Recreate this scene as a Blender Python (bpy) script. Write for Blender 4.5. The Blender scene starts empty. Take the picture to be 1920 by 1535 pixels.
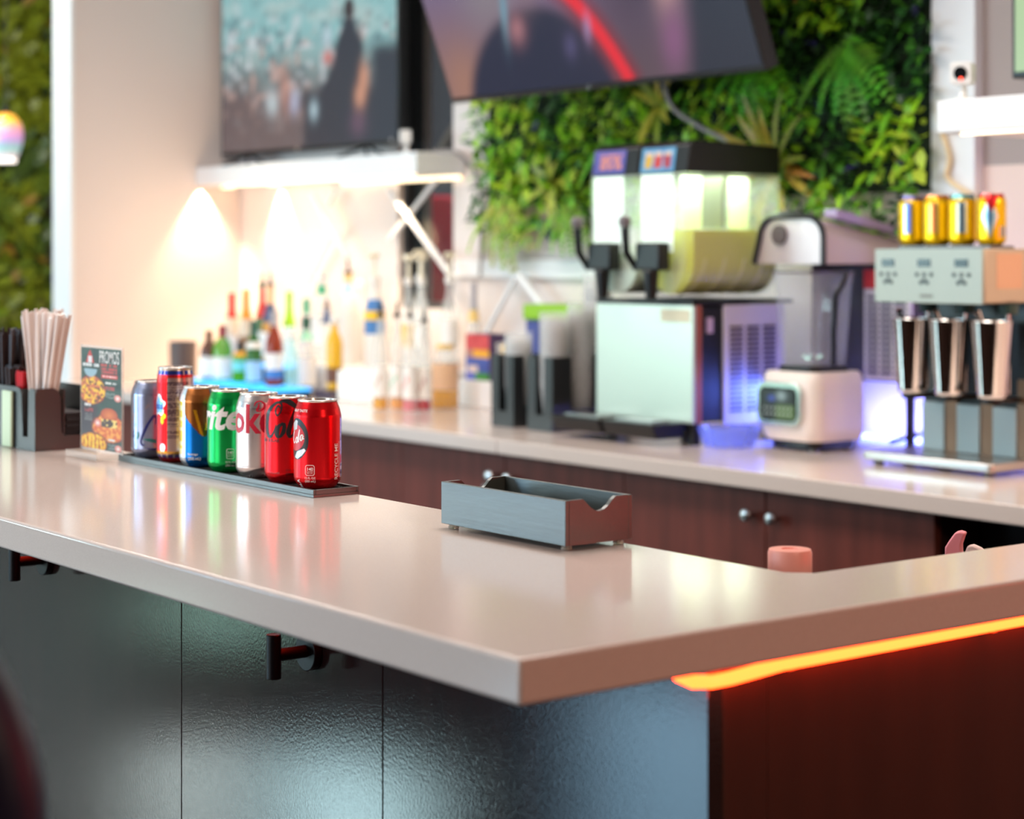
import bpy, bmesh, math, random
from mathutils import Vector, Matrix
from math import pi, sin, cos, radians, sqrt, atan2, asin, hypot

random.seed(7)
SC = bpy.context.scene
COL = SC.collection

# ------------------------------------------------------------------ camera, world, lights, exposure
cam_d = bpy.data.cameras.new('camera')
cam = bpy.data.objects.new('camera', cam_d)
COL.objects.link(cam)
cam.location = (0, 0, 1.40)
cam.rotation_euler = (radians(90), 0, atan2(0.79658, 0.60453))
cam_d.sensor_width = 36
cam_d.lens = 36 * 3650 / 1920
cam_d.shift_y = -(767.5 - 473) / 1920
cam_d.dof.use_dof = True
cam_d.dof.focus_distance = 2.5
cam_d.dof.aperture_fstop = 4.0
cam_d.clip_start = 0.05
SC.camera = cam

SC.view_settings.view_transform = 'Standard'
SC.view_settings.look = 'None'
SC.view_settings.gamma = 1
SC.view_settings.use_curve_mapping = False
SC.view_settings.exposure = 0.30

world = bpy.data.worlds.new('world')
SC.world = world
world.use_nodes = True
wb = world.node_tree.nodes['Background']
wb.inputs[0].default_value = (0.80, 0.86, 1.0, 1)
wb.inputs[1].default_value = 0.09

SC.cycles.max_bounces = 8
SC.cycles.transparent_max_bounces = 16
SC.cycles.caustics_reflective = False
SC.cycles.caustics_refractive = False
SC.cycles.sample_clamp_indirect = 6

def area(name, loc, aim, w, h, power, color):
    d = bpy.data.lights.new(name, 'AREA')
    d.shape = 'RECTANGLE'; d.size = w; d.size_y = h
    d.energy = power; d.color = color
    o = bpy.data.objects.new(name, d); COL.objects.link(o)
    o.location = loc
    o.rotation_euler = (Vector(aim) - Vector(loc)).to_track_quat('-Z', 'Y').to_euler()
    return o

def spot(name, loc, aim, power, color, ang, blend=0.5, size=0.01):
    d = bpy.data.lights.new(name, 'SPOT')
    d.energy = power; d.color = color; d.spot_size = radians(ang); d.spot_blend = blend
    d.shadow_soft_size = size
    o = bpy.data.objects.new(name, d); COL.objects.link(o)
    o.location = loc
    o.rotation_euler = (Vector(aim) - Vector(loc)).to_track_quat('-Z', 'Y').to_euler()
    return o

def point(name, loc, power, color, r=0.03):
    d = bpy.data.lights.new(name, 'POINT')
    d.energy = power; d.color = color; d.shadow_soft_size = r
    o = bpy.data.objects.new(name, d); COL.objects.link(o)
    o.location = loc
    return o

# daylight: the panes of the glass front behind and left of the camera (greenery low down, sky above)
area('pane_low_green', (-10.5, -3.4, 0.80), (-10.5, 0, 0.80), 1.2, 0.35, 9, (0.55, 1.0, 0.84))
area('pane_sky_a', (-6.35, -3.4, 1.30), (-6.35, 0, 1.30), 1.3, 1.6, 100, (0.42, 0.74, 1.0))
area('pane_sky_b', (-9.1, -3.4, 1.85), (-9.1, 0, 1.85), 1.3, 0.9, 105, (0.62, 0.92, 0.98))
area('pane_sky_c', (-11.4, -3.4, 2.05), (-11.4, 0, 2.05), 1.5, 0.8, 112, (0.78, 0.96, 0.96))
area('pane_side_green', (-15.0, -3.4, 1.3), (-15.0, 0, 1.3), 2.6, 2.6, 28, (0.72, 1.0, 0.82))
area('pane_near', (-3.3, -3.4, 1.65), (-3.3, 0, 1.4), 2.4, 1.9, 62, (0.92, 0.97, 1.0))
# ceiling panels
area('ceiling_panel_a', (-2.4, 1.9, 3.12), (-2.4, 1.9, 0), 1.8, 0.6, 34, (1.0, 0.91, 0.82))
area('ceiling_panel_b', (-4.6, 2.2, 3.12), (-4.6, 2.2, 0), 1.8, 0.6, 46, (1.0, 0.93, 0.86))
area('ceiling_panel_c', (-3.4, -0.8, 3.12), (-3.4, -0.8, 0), 1.8, 0.6, 30, (1.0, 0.92, 0.84))
area('ceiling_panel_d', (-7.9, 2.4, 3.12), (-9.5, 3.4, 1.5), 1.2, 0.6, 85, (1.0, 0.95, 0.86))
area('warm_lamp_right', (1.6, 1.2, 2.3), (-1.3, 1.6, 1.0), 0.5, 0.5, 20, (1.0, 0.68, 0.48))
# red neon sign off to the right of the bar
area('red_neon_sign', (0.85, 3.6, 1.28), (-1.7, 1.4, 1.08), 0.6, 0.3, 9, (1.0, 0.02, 0.02))

# ------------------------------------------------------------------ helpers
def lin(c):
    c = c / 255.0
    return c / 12.92 if c <= 0.04045 else ((c + 0.055) / 1.055) ** 2.4

def rgb(r, g, b):
    return (lin(r), lin(g), lin(b))

MATS = {}
def mat(name, color=(0.8, 0.8, 0.8), rough=0.5, metal=0.0, trans=0.0, ior=1.45, emit=None, estr=1.0,
        coat=0.0, alpha=1.0, attr=False, bump=None, mottle=None, spec=0.5, sss=0.0):
    """bump = (scale, strength[, stretch xyz]); mottle = (scale, second colour, lo, hi[, stretch])"""
    if name in MATS:
        return MATS[name]
    m = bpy.data.materials.new(name); m.use_nodes = True
    nt = m.node_tree; N = nt.nodes; L = nt.links
    b = N['Principled BSDF']
    b.inputs['Base Color'].default_value = (*color, 1)
    b.inputs['Roughness'].default_value = rough
    b.inputs['Metallic'].default_value = metal
    b.inputs['Transmission Weight'].default_value = trans
    b.inputs['IOR'].default_value = ior
    b.inputs['Coat Weight'].default_value = coat
    b.inputs['Coat Roughness'].default_value = 0.06
    b.inputs['Alpha'].default_value = alpha
    b.inputs['Specular IOR Level'].default_value = spec
    if sss:
        b.inputs['Subsurface Weight'].default_value = sss
        b.inputs['Subsurface Radius'].default_value = (0.02, 0.02, 0.02)
    if emit is not None:
        b.inputs['Emission Color'].default_value = (*emit, 1)
        b.inputs['Emission Strength'].default_value = estr
    if attr:
        a = N.new('ShaderNodeAttribute'); a.attribute_name = 'Col'
        L.new(a.outputs['Color'], b.inputs['Base Color'])
        if attr == 'emit':
            b.inputs['Base Color'].default_value = (0.01, 0.01, 0.01, 1)
            L.remove(b.inputs['Base Color'].links[0])
            L.new(a.outputs['Color'], b.inputs['Emission Color'])
            b.inputs['Emission Strength'].default_value = estr
    tc = None
    if bump or mottle:
        tc = N.new('ShaderNodeTexCoord')
    if mottle:
        mp = N.new('ShaderNodeMapping'); mp.inputs['Scale'].default_value = mottle[4] if len(mottle) > 4 else (1, 1, 1)
        nz = N.new('ShaderNodeTexNoise'); nz.inputs['Scale'].default_value = mottle[0]; nz.inputs['Detail'].default_value = 6
        rp = N.new('ShaderNodeMapRange'); rp.inputs[1].default_value = mottle[2]; rp.inputs[2].default_value = mottle[3]
        mx = N.new('ShaderNodeMix'); mx.data_type = 'RGBA'
        mx.inputs[6].default_value = (*color, 1); mx.inputs[7].default_value = (*mottle[1], 1)
        L.new(tc.outputs['Object'], mp.inputs[0]); L.new(mp.outputs[0], nz.inputs['Vector'])
        L.new(nz.outputs[0], rp.inputs[0]); L.new(rp.outputs[0], mx.inputs[0]); L.new(mx.outputs[2], b.inputs['Base Color'])
    if bump:
        mp2 = N.new('ShaderNodeMapping'); mp2.inputs['Scale'].default_value = bump[2] if len(bump) > 2 else (1, 1, 1)
        nb = N.new('ShaderNodeTexNoise'); nb.inputs['Scale'].default_value = bump[0]; nb.inputs['Detail'].default_value = 3
        bp = N.new('ShaderNodeBump'); bp.inputs['Strength'].default_value = bump[1]; bp.inputs['Distance'].default_value = 0.002
        L.new(tc.outputs['Object'], mp2.inputs[0]); L.new(mp2.outputs[0], nb.inputs['Vector'])
        L.new(nb.outputs[0], bp.inputs['Height']); L.new(bp.outputs[0], b.inputs['Normal'])
    MATS[name] = m
    return m

class MB:
    def __init__(self):
        self.v = []; self.f = []; self.mi = []; self.c = []
    def add(self, vs, fs, mi=0, col=None):
        o = len(self.v)
        self.v += [tuple(p) for p in vs]
        self.f += [tuple(i + o for i in f) for f in fs]
        self.mi += [mi] * len(fs)
        if col is not None:
            self.c += [col] * len(vs)
        return self
    def box(self, x0, y0, z0, x1, y1, z1, mi=0):
        vs = [(x0, y0, z0), (x1, y0, z0), (x1, y1, z0), (x0, y1, z0), (x0, y0, z1), (x1, y0, z1), (x1, y1, z1), (x0, y1, z1)]
        fs = [(0, 3, 2, 1), (4, 5, 6, 7), (0, 1, 5, 4), (1, 2, 6, 5), (2, 3, 7, 6), (3, 0, 4, 7)]
        return self.add(vs, fs, mi)
    def cyl(self, p0, p1, r0, r1=None, n=20, mi=0, caps=True):
        r1 = r0 if r1 is None else r1
        p0 = Vector(p0); p1 = Vector(p1); d = (p1 - p0).normalized()
        u = d.orthogonal().normalized(); w = d.cross(u)
        vs = []
        for p, r in ((p0, r0), (p1, r1)):
            for i in range(n):
                a = 2 * pi * i / n
                vs.append(p + (u * cos(a) + w * sin(a)) * r)
        fs = [(i, (i + 1) % n, n + (i + 1) % n, n + i) for i in range(n)]
        if caps:
            fs += [tuple(reversed(range(n))), tuple(range(n, 2 * n))]
        return self.add(vs, fs, mi)
    def lathe(self, prof, n=24, c=(0, 0), mi=0, cap0=True, cap1=True):
        vs = []; k = len(prof)
        for r, z in prof:
            for i in range(n):
                a = 2 * pi * i / n
                vs.append((c[0] + r * cos(a), c[1] + r * sin(a), z))
        fs = []
        for j in range(k - 1):
            for i in range(n):
                fs.append((j * n + i, j * n + (i + 1) % n, (j + 1) * n + (i + 1) % n, (j + 1) * n + i))
        if cap0: fs.append(tuple(reversed(range(n))))
        if cap1: fs.append(tuple(range((k - 1) * n, k * n)))
        return self.add(vs, fs, mi)
    def tube(self, pts, r, n=8, mi=0):
        pts = [Vector(p) for p in pts]; vs = []; k = len(pts); u = None
        for i, p in enumerate(pts):
            d = (pts[min(i + 1, k - 1)] - pts[max(i - 1, 0)]).normalized()
            if u is None: u = d.orthogonal().normalized()
            u = (u - d * u.dot(d)).normalized(); w = d.cross(u)
            rr = r[i] if isinstance(r, (list, tuple)) else r
            for j in range(n):
                a = 2 * pi * j / n
                vs.append(p + (u * cos(a) + w * sin(a)) * rr)
        fs = []
        for i in range(k - 1):
            for j in range(n):
                fs.append((i * n + j, i * n + (j + 1) % n, (i + 1) * n + (j + 1) % n, (i + 1) * n + j))
        fs += [tuple(reversed(range(n))), tuple(range((k - 1) * n, k * n))]
        return self.add(vs, fs, mi)
    def prism(self, poly, axis, a, b, mi=0):
        """poly of 2D points pushed from a to b along axis ('x': poly is (y,z); 'y': (x,z); 'z': (x,y))"""
        n = len(poly)
        def P(q, t):
            return {'x': (t, q[0], q[1]), 'y': (q[0], t, q[1]), 'z': (q[0], q[1], t)}[axis]
        ar = sum(poly[i][0] * poly[(i + 1) % n][1] - poly[(i + 1) % n][0] * poly[i][1] for i in range(n))
        flip = (ar > 0) == (axis == 'y')
        if (a > b): flip = not flip
        pl = list(reversed(poly)) if flip else list(poly)
        vs = [P(q, a) for q in pl] + [P(q, b) for q in pl]
        fs = [tuple(reversed(range(n))), tuple(range(n, 2 * n))] + [(i, (i + 1) % n, n + (i + 1) % n, n + i) for i in range(n)]
        return self.add(vs, fs, mi)
    def build(self, name, mats, parent=None, loc=None, bevel=0, seg=2, smooth=True, rot=None, sharp=35):
        me = bpy.data.meshes.new(name)
        me.from_pydata(self.v, [], self.f)
        if not isinstance(mats, (list, tuple)): mats = [mats]
        for m in mats: me.materials.append(m)
        if len(mats) > 1: me.polygons.foreach_set('material_index', self.mi)
        if self.c:
            ca = me.color_attributes.new('Col', 'FLOAT_COLOR', 'POINT')
            flat = []
            for q in self.c: flat += [q[0], q[1], q[2], 1.0]
            ca.data.foreach_set('color', flat)
        if smooth:
            me.polygons.foreach_set('use_smooth', [True] * len(me.polygons))
            me.set_sharp_from_angle(angle=radians(sharp))
        me.update()
        o = bpy.data.objects.new(name, me); COL.objects.link(o)
        if parent is not None: o.parent = parent
        if loc is not None: o.location = loc
        if rot is not None: o.rotation_euler = rot
        if bevel:
            bm = o.modifiers.new('bevel', 'BEVEL'); bm.width = bevel; bm.segments = seg; bm.limit_method = 'ANGLE'
            bm.angle_limit = radians(40); bm.harden_normals = False
        return o

def thing(name, label, cat, loc=(0, 0, 0), rz=0, group=None):
    o = bpy.data.objects.new(name, None); COL.objects.link(o)
    o.empty_display_size = 0.05
    o.location = loc; o.rotation_euler = (0, 0, rz)
    o['label'] = label; o['category'] = cat
    if group: o['group'] = group
    return o

def tag(o, label, cat, group=None, kind=None):
    o['label'] = label; o['category'] = cat
    if group: o['group'] = group
    if kind: o['kind'] = kind
    return o

def struct(o, label=None, cat=None):
    o['kind'] = 'structure'
    if label: o['label'] = label
    if cat: o['category'] = cat
    return o

def plabel(o, label):
    o['label'] = label
    return o

def copy_tree(root, loc, rz=None, label=None):
    r = root.copy(); COL.objects.link(r); r.location = loc
    if rz is not None: r.rotation_euler = (0, 0, rz)
    if label: r['label'] = label
    for ch in list(root.children):
        c = ch.copy(); COL.objects.link(c); c.parent = r
        for g in ch.children:
            d = g.copy(); COL.objects.link(d); d.parent = c
    return r

def rrect(cx, cy, w, h, r, n=6):
    pts = []
    for sx, sy, a0 in ((1, 1, 0), (-1, 1, 90), (-1, -1, 180), (1, -1, 270)):
        for i in range(n + 1):
            a = radians(a0 + 90 * i / n)
            pts.append((cx + sx * (w / 2 - r) + r * cos(a), cy + sy * (h / 2 - r) + r * sin(a)))
    return pts

def picture(name, w, h, nx, ny, func, m, parent=None, loc=None, rot=None):
    """flat printed or lit picture in the local XZ plane facing -Y; func(u, v) -> linear rgb"""
    b = MB()
    for j in range(ny + 1):
        for i in range(nx + 1):
            u = i / nx; v = j / ny
            b.v.append((u * w, 0, v * h)); b.c.append(func(u, v))
    for j in range(ny):
        for i in range(nx):
            a = j * (nx + 1) + i
            b.f.append((a, a + 1, a + nx + 2, a + nx + 1)); b.mi.append(0)
    return b.build(name, m, parent, loc, smooth=False, rot=rot)

def vnoise(x, y, s=0):
    """smooth value noise 0..1"""
    def h(i, j):
        n = (i * 374761393 + j * 668265263 + s * 974634777) & 0xffffffff
        n = ((n ^ (n >> 13)) * 1274126177) & 0xffffffff
        return ((n ^ (n >> 16)) & 0xffff) / 65535.0
    i = math.floor(x); j = math.floor(y); fx = x - i; fy = y - j
    fx = fx * fx * (3 - 2 * fx); fy = fy * fy * (3 - 2 * fy)
    return (h(i, j) * (1 - fx) + h(i + 1, j) * fx) * (1 - fy) + (h(i, j + 1) * (1 - fx) + h(i + 1, j + 1) * fx) * fy

def mixc(a, b, t):
    t = max(0.0, min(1.0, t))
    return tuple(a[i] * (1 - t) + b[i] * t for i in range(3))

def sstep(a, b, x):
    t = max(0.0, min(1.0, (x - a) / (b - a))) if a != b else float(x >= a)
    return t * t * (3 - 2 * t)

def text_mesh(body, size, shear=0.0, bold=0.0, align='CENTER', stretch=1.0):
    """text as 2D verts / triangles, from Blender's built-in font"""
    cu = bpy.data.curves.new('lettering', 'FONT')
    cu.body = body; cu.size = size; cu.shear = shear; cu.offset = bold; cu.align_x = align
    cu.resolution_u = 3
    ob = bpy.data.objects.new('lettering', cu); COL.objects.link(ob)
    dg = bpy.context.evaluated_depsgraph_get()
    me = bpy.data.meshes.new_from_object(ob.evaluated_get(dg))
    vs = [(v.co.x * stretch, v.co.y) for v in me.vertices]
    fs = [tuple(p.vertices) for p in me.polygons]
    bpy.data.objects.remove(ob); bpy.data.curves.remove(cu); bpy.data.meshes.remove(me)
    return vs, fs

def stroke(pts, widths, sub=6):
    """ribbon along a Catmull-Rom path with varying width"""
    P = [Vector((p[0], p[1])) for p in pts]; n = len(P); out = []
    for i in range(n - 1):
        p0 = P[max(i - 1, 0)]; p1 = P[i]; p2 = P[i + 1]; p3 = P[min(i + 2, n - 1)]
        for k in range(sub):
            t = k / sub
            q = 0.5 * ((2 * p1) + (p2 - p0) * t + (2 * p0 - 5 * p1 + 4 * p2 - p3) * t * t + (3 * p1 - p0 - 3 * p2 + p3) * t ** 3)
            w = widths[i] * (1 - t) + widths[i + 1] * t
            out.append((q, w))
    out.append((P[-1], widths[-1]))
    vs = []; fs = []
    for i, (q, w) in enumerate(out):
        d = (out[min(i + 1, len(out) - 1)][0] - out[max(i - 1, 0)][0])
        d = d.normalized() if d.length > 1e-9 else Vector((1, 0))
        nn = Vector((-d.y, d.x))
        vs += [tuple(q - nn * w / 2), tuple(q + nn * w / 2)]
        if i: fs.append((2 * i - 2, 2 * i, 2 * i + 1, 2 * i - 1))
    return vs, fs

def wrap(vs, fs, prof_r, a0, z0, lift=0.00025, step=0.0015, dx=0.0, dy=0.0, rot90=False):
    """lay a flat drawing (metres) on a round wall of radius prof_r(z), centred on angle a0, baseline z0"""
    bm = bmesh.new()
    q = [(-y, x) if rot90 else (x, y) for x, y in vs]
    bv = [bm.verts.new((x + dx, y + dy, 0)) for x, y in q]
    for f in fs:
        try: bm.faces.new([bv[i] for i in f])
        except ValueError: pass
    xs = [v.co.x for v in bm.verts]; ys = [v.co.y for v in bm.verts]
    x = min(xs) + step
    while x < max(xs):
        bmesh.ops.bisect_plane(bm, geom=bm.verts[:] + bm.edges[:] + bm.faces[:], plane_co=(x, 0, 0), plane_no=(1, 0, 0)); x += step
    y = min(ys) + step * 3
    while y < max(ys):
        bmesh.ops.bisect_plane(bm, geom=bm.verts[:] + bm.edges[:] + bm.faces[:], plane_co=(0, y, 0), plane_no=(0, 1, 0)); y += step * 3
    bmesh.ops.recalc_face_normals(bm, faces=bm.faces[:])
    bm.verts.index_update()
    R = prof_r(z0 + 0.0)
    ov = []
    for v in bm.verts:
        z = z0 + v.co.y; r = prof_r(z) + lift; a = a0 + v.co.x / R
        ov.append((r * cos(a), r * sin(a), z))
    of = []
    for f in bm.faces:
        idx = [v.index for v in f.verts]
        if f.normal.z < 0: idx.reverse()
        of.append(tuple(idx))
    bm.free()
    return ov, of

# ------------------------------------------------------------------ shared materials
M_WALL = mat('wall_paint', rgb(226, 212, 206), 0.65, bump=(120, 0.05))
M_WALLSHADE = mat('wall_paint_shaded', rgb(168, 152, 146), 0.65, bump=(120, 0.05))  # shadowed copy of the wall paint, shade put into the colour
M_WHITE = mat('white_laminate', rgb(238, 236, 236), 0.4)
M_QUARTZ = mat('white_quartz', rgb(222, 206, 198), 0.13, mottle=(900, rgb(212, 194, 186), 0.35, 0.65), bump=(700, 0.012, (1, 1, 1)))
M_BLACKP = mat('black_plastic', rgb(22, 20, 20), 0.42, spec=0.8, ior=1.6, bump=(500, 0.05))
M_BLACKM = mat('matte_black_plastic', rgb(18, 17, 18), 0.45)
M_BLACKG = mat('black_machine_plastic', rgb(17, 15, 15), 0.36)
M_RUBBER = mat('black_rubber', rgb(16, 16, 16), 0.42, spec=0.9, ior=1.8)
M_STEEL = mat('brushed_steel', rgb(190, 186, 182), 0.30, metal=1.0, bump=(60, 0.05, (1, 1, 30)))
M_CHROME = mat('chrome', rgb(225, 222, 220), 0.10, metal=1.0)
M_ALU = mat('can_aluminium', rgb(226, 220, 214), 0.22, metal=0.72)
M_ACRYL = mat('clear_acrylic', (0.90, 0.88, 0.84), 0.05, alpha=0.30)
M_PRINT = mat('print', (1, 1, 1), 0.45, attr=True)
M_GLOSSPRINT = mat('gloss_print', (1, 1, 1), 0.28, attr=True)
M_CANPRINT = mat('can_print', (1, 1, 1), 0.27, metal=0.72, attr=True)
M_SCREEN = mat('screen_picture', (0, 0, 0), 0.25, attr='emit', estr=0.62)
M_WARMLED = mat('warm_led', (1, 1, 1), 0.4, emit=(1.0, 0.72, 0.38), estr=1.7)
M_REDLED = mat('red_neon_tube', (0.8, 0.1, 0.05), 0.4, emit=(1.0, 0.046, 0.007), estr=13.0)
M_BLUELED = mat('blue_led', (1, 1, 1), 0.4, emit=(0.06, 0.12, 1.0), estr=6.0)
M_CYANTOP = mat('lit_cyan_acrylic', (0.06, 0.30, 0.42), 0.25, emit=(0.02, 0.36, 1.0), estr=1.5)

# ------------------------------------------------------------------ the room
M_FLOOR = mat('polished_floor', rgb(44, 42, 44), 0.06, spec=1.0, mottle=(3, rgb(34, 33, 35), 0.35, 0.65))
M_CEIL = mat('ceiling_paint', rgb(228, 224, 220), 0.8)
struct(MB().box(-12, -5, -0.1, 3, 6, 0).build('floor', M_FLOOR))
struct(MB().box(-12, -5, 3.2, 3, 6, 3.3).build('ceiling', M_CEIL))
M_ROSE = mat('wall_paint_rose', rgb(112, 58, 50), 0.7)
struct(MB().box(2.6, -5, 0, 2.75, 6, 3.2).build('wall_right', M_ROSE, smooth=False))
struct(MB().box(-1.2, -5.15, 0, 2.6, -5.0, 3.2).build('wall_front', M_ROSE, smooth=False))

# back wall with one tall opening (window_1)
YW = 3.95
w = MB()
w.box(-7.20, YW, 0, -5.89, YW + 0.15, 3.2)
w.box(-5.545, YW, 0, -3.22, YW + 0.15, 3.2)
w.box(-5.89, YW, 0, -5.545, YW + 0.15, 1.20)
struct(w.build('wall_back', M_WALL, smooth=False))
struct(MB().box(-3.22, YW, 0, 2.0, YW + 0.15, 1.62).build('wall_back_right_lower', mat('wall_paint_warm_lit', rgb(232, 206, 194), 0.65), smooth=False)).name = 'wall_back.001'  # warm shelf light put into the wall colour below the shelf
struct(MB().box(-3.22, YW, 1.62, 2.0, YW + 0.15, 3.2).build('wall_back', M_WALLSHADE, smooth=False))  # unlit wall above the shelf, its shadow put into the colour
struct(MB().box(-3.363, YW - 0.035, 0.9, -3.22, YW - 0.001, 3.2).build('trim_1', M_WHITE, bevel=0.003))
struct(MB().box(-7.20, 3.215, 0, -7.05, YW - 0.001, 3.2).build('wall_left', M_WALL, smooth=False))
struct(MB().box(-7.21, 3.198, 0, -7.045, 3.214, 3.2).build('trim_2', M_WHITE, bevel=0.002))
struct(MB().box(-11.2, -5, 0, -11.05, 6, 3.2).build('wall_far_left', M_WALL, smooth=False))
struct(MB().box(-5.52, YW - 0.02, 1.315, -4.1, YW - 0.001, 1.375).build('trim_3', M_WHITE, bevel=0.003))

# tall dark window between the two screens: frame, pane and the dim room behind it
wf = MB()
wf.box(-5.89, YW + 0.02, 1.20, -5.868, YW + 0.10, 3.2).box(-5.567, YW + 0.02, 1.20, -5.545, YW + 0.10, 3.2)
wf.box(-5.868, YW + 0.02, 1.20, -5.567, YW + 0.10, 1.222).box(-5.868, YW + 0.02, 1.70, -5.567, YW + 0.10, 1.72)
win = struct(wf.build('window_1', mat('dark_frame', rgb(52, 52, 54), 0.4), bevel=0.002))
MB().box(-5.866, YW + 0.055, 1.224, -5.569, YW + 0.061, 1.698).build('pane', mat('tinted_glass', (0.05, 0.06, 0.06), 0.05, alpha=0.30, spec=0.3), win)
MB().box(-5.866, YW + 0.055, 1.722, -5.569, YW + 0.061, 3.19).build('pane', MATS['tinted_glass'], win)
M_DIM = mat('dark_room_shade', rgb(22, 23, 24), 0.8)  # near-black colour stands in for the darkness of the room
struct(MB().box(-8.2, 5.85, 0, -4.2, 5.95, 3.2).build('wall_beyond', M_DIM, smooth=False)).name = 'wall_beyond_window'
ch = thing('lounge_chair', 'red high-backed chair seen through the dark window below the left shelf', 'chair', (-6.85, 4.70, 0), 0.5)
MB().prism(rrect(0, 1.33, 0.44, 0.62, 0.07), 'y', -0.05, 0.05).build('backrest', mat('red_vinyl', rgb(226, 40, 76), 0.4), ch, bevel=0.015)
MB().prism(rrect(0, -0.2, 0.46, 0.46, 0.08), 'z', 0.95, 1.03).build('seat', MATS['red_vinyl'], ch, bevel=0.02)
for sx in (-0.18, 0.18):
    for sy in (-0.38, -0.02):
        MB().cyl((sx, sy, 0), (sx * 0.85, sy * 0.9 - 0.02, 0.95), 0.014).build('leg', M_BLACKM, ch)
area('lounge_fill_light', (-6.5, 4.75, 3.0), (-6.8, 4.75, 0), 0.8, 0.4, 22, (1.0, 0.92, 0.86))  # lamp added so the red chair shows in the dim room
tr = thing('ceiling_truss', 'dark crossed steel bars hanging in the dim room behind the window', 'truss', (-6.6, 5.0, 2.0))
for (x0, z0, x1, z1) in ((-0.5, -0.15, 0.5, 0.75), (-0.5, 0.75, 0.5, -0.15), (-0.8, 0.9, 0.8, 0.9), (-0.8, 0.55, 0.8, 0.62), (-0.8, 1.18, 0.8, 1.18)):
    MB().cyl((x0, 0, z0), (x1, 0, z1), 0.03).build('bar', mat('grey_steel_paint', rgb(120, 116, 110), 0.5), tr)

# ------------------------------------------------------------------ bar front
TOP = 1.067
bar = thing('bar_cabinet', 'dark glossy panelled bar base under the white counter', 'bar', (-1.294, 1.2045, 0))
M_PANEL = mat('dark_painted_panel', rgb(42, 27, 25), 0.09, mottle=(5, rgb(30, 20, 20), 0.3, 0.7, (6, 6, 0.6)), bump=(330, 0.055, (1, 1, 0.8)), spec=0.7)
M_PANEL2 = mat('dark_brown_laminate', rgb(58, 32, 20), 0.5, mottle=(4, rgb(48, 26, 15), 0.3, 0.7, (1, 5, 0.6)))
# front panels: seam seen at x = -2.308 and outward
xs = [0.0, -0.533, -1.014, -2.23, -3.45]
for i in range(4):
    MB().box(xs[i + 1] + 0.0008, 0, 0.10, xs[i] - (0.0008 if i else 0), 0.018, 1.027).build('front_panel', M_PANEL, bar, bevel=0.0008, seg=1)
MB().box(-0.018, 0.0185, 0.10, 0.0, 0.075, 1.027).build('corner_post', M_PANEL2, bar, bevel=0.0015)
MB().box(-0.018, 0.077, 0.10, -0.002, 1.3, 1.027).build('end_panel', M_PANEL2, bar)
MB().box(-3.45, 0.02, 0.0, -0.06, 0.2, 0.098).build('kick_board', M_BLACKM, bar)
MB().box(-3.45, 0.20, 0.10, -0.13, 0.22, 1.027).build('rear_panel', M_PANEL2, bar)

bt = MB()
poly = [(-4.74, 0.968), (-1.265, 0.968), (-1.265, 2.55), (-1.424, 2.55), (-1.424, 1.4745), (-1.444, 1.4545), (-4.74, 1.4545)]
bt.prism(poly, 'z', TOP - 0.039, TOP)
tag(bt.build('bar_worktop', M_QUARTZ, bevel=0.0035, seg=3), 'white quartz bar counter with mitred corner in the foreground', 'counter')

# red neon tube tucked under the counter edge
led = thing('neon_light_strip', 'glowing red-orange neon tube under the right counter edge', 'light strip', (-1.294, 1.2, 0))
pts = [(-0.032, -0.016, 1.0205), (-0.018, -0.015, 1.0165), (-0.002, -0.0125, 1.0140), (0.010, 0.000, 1.0145), (0.0125, 0.02, 1.0155), (0.0125, 0.05, 1.0175),
       (0.0125, 0.085, 1.0200), (0.0125, 0.25, 1.0205), (0.0125, 0.42, 1.0212), (0.0125, 0.7, 1.0200), (0.0125, 1.2, 1.0205)]
MB().tube(pts, [0.003, 0.0055] + [0.0062] * 9, 12).build('glowing_tube', M_REDLED, led)
for yy, zz in ((0.095, 1.0205), (0.385, 1.0212), (0.8, 1.020)):
    MB().box(0.0005, yy - 0.004, zz - 0.0085, 0.0175, yy + 0.004, zz - 0.0065).box(0.0005, yy - 0.004, zz - 0.0085, 0.003, yy + 0.004, zz + 0.0065).build('clip', mat('clip_plastic', rgb(60, 20, 18), 0.4), led)
led2 = thing('neon_light_strip', 'red neon tube hidden under the long front overhang of the counter', 'light strip', (-2.9, 1.1965, 1.0195))
MB().tube([(-1.4, 0, 0), (-0.4, 0, 0), (0.6, 0, 0), (1.5, 0, 0)], 0.006, 10).build('glowing_tube', mat('red_neon_tube_dim', (0.8, 0.1, 0.05), 0.4, emit=(1.0, 0.03, 0.008), estr=7), led2)

# bag hooks under the counter
def bag_hook(x, z, label):
    h = thing('bag_hook', label, 'hook', (x, 1.2046, z), group='bag hooks under the counter')
    k = mat('black_satin_metal', rgb(24, 20, 21), 0.34, metal=0.3)
    MB().cyl((0, -0.0105, 0.0), (0, -0.0, 0.0), 0.0225, n=36).build('base_plate', k, h, bevel=0.0012)
    MB().cyl((0, -0.047, 0.001), (0, -0.0107, 0.001), 0.0076, n=24).build('stem', k, h)
    MB().cyl((0, -0.0525, -0.026), (0, -0.0525, 0.026), 0.0088, n=28).build('bar', k, h, bevel=0.001)
bag_hook(-1.978, 0.9285, 'black bag hook with upright bar below the middle of the counter')
bag_hook(-2.733, 0.9417, 'black bag hook below the counter at far left, its upper end hidden')

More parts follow.
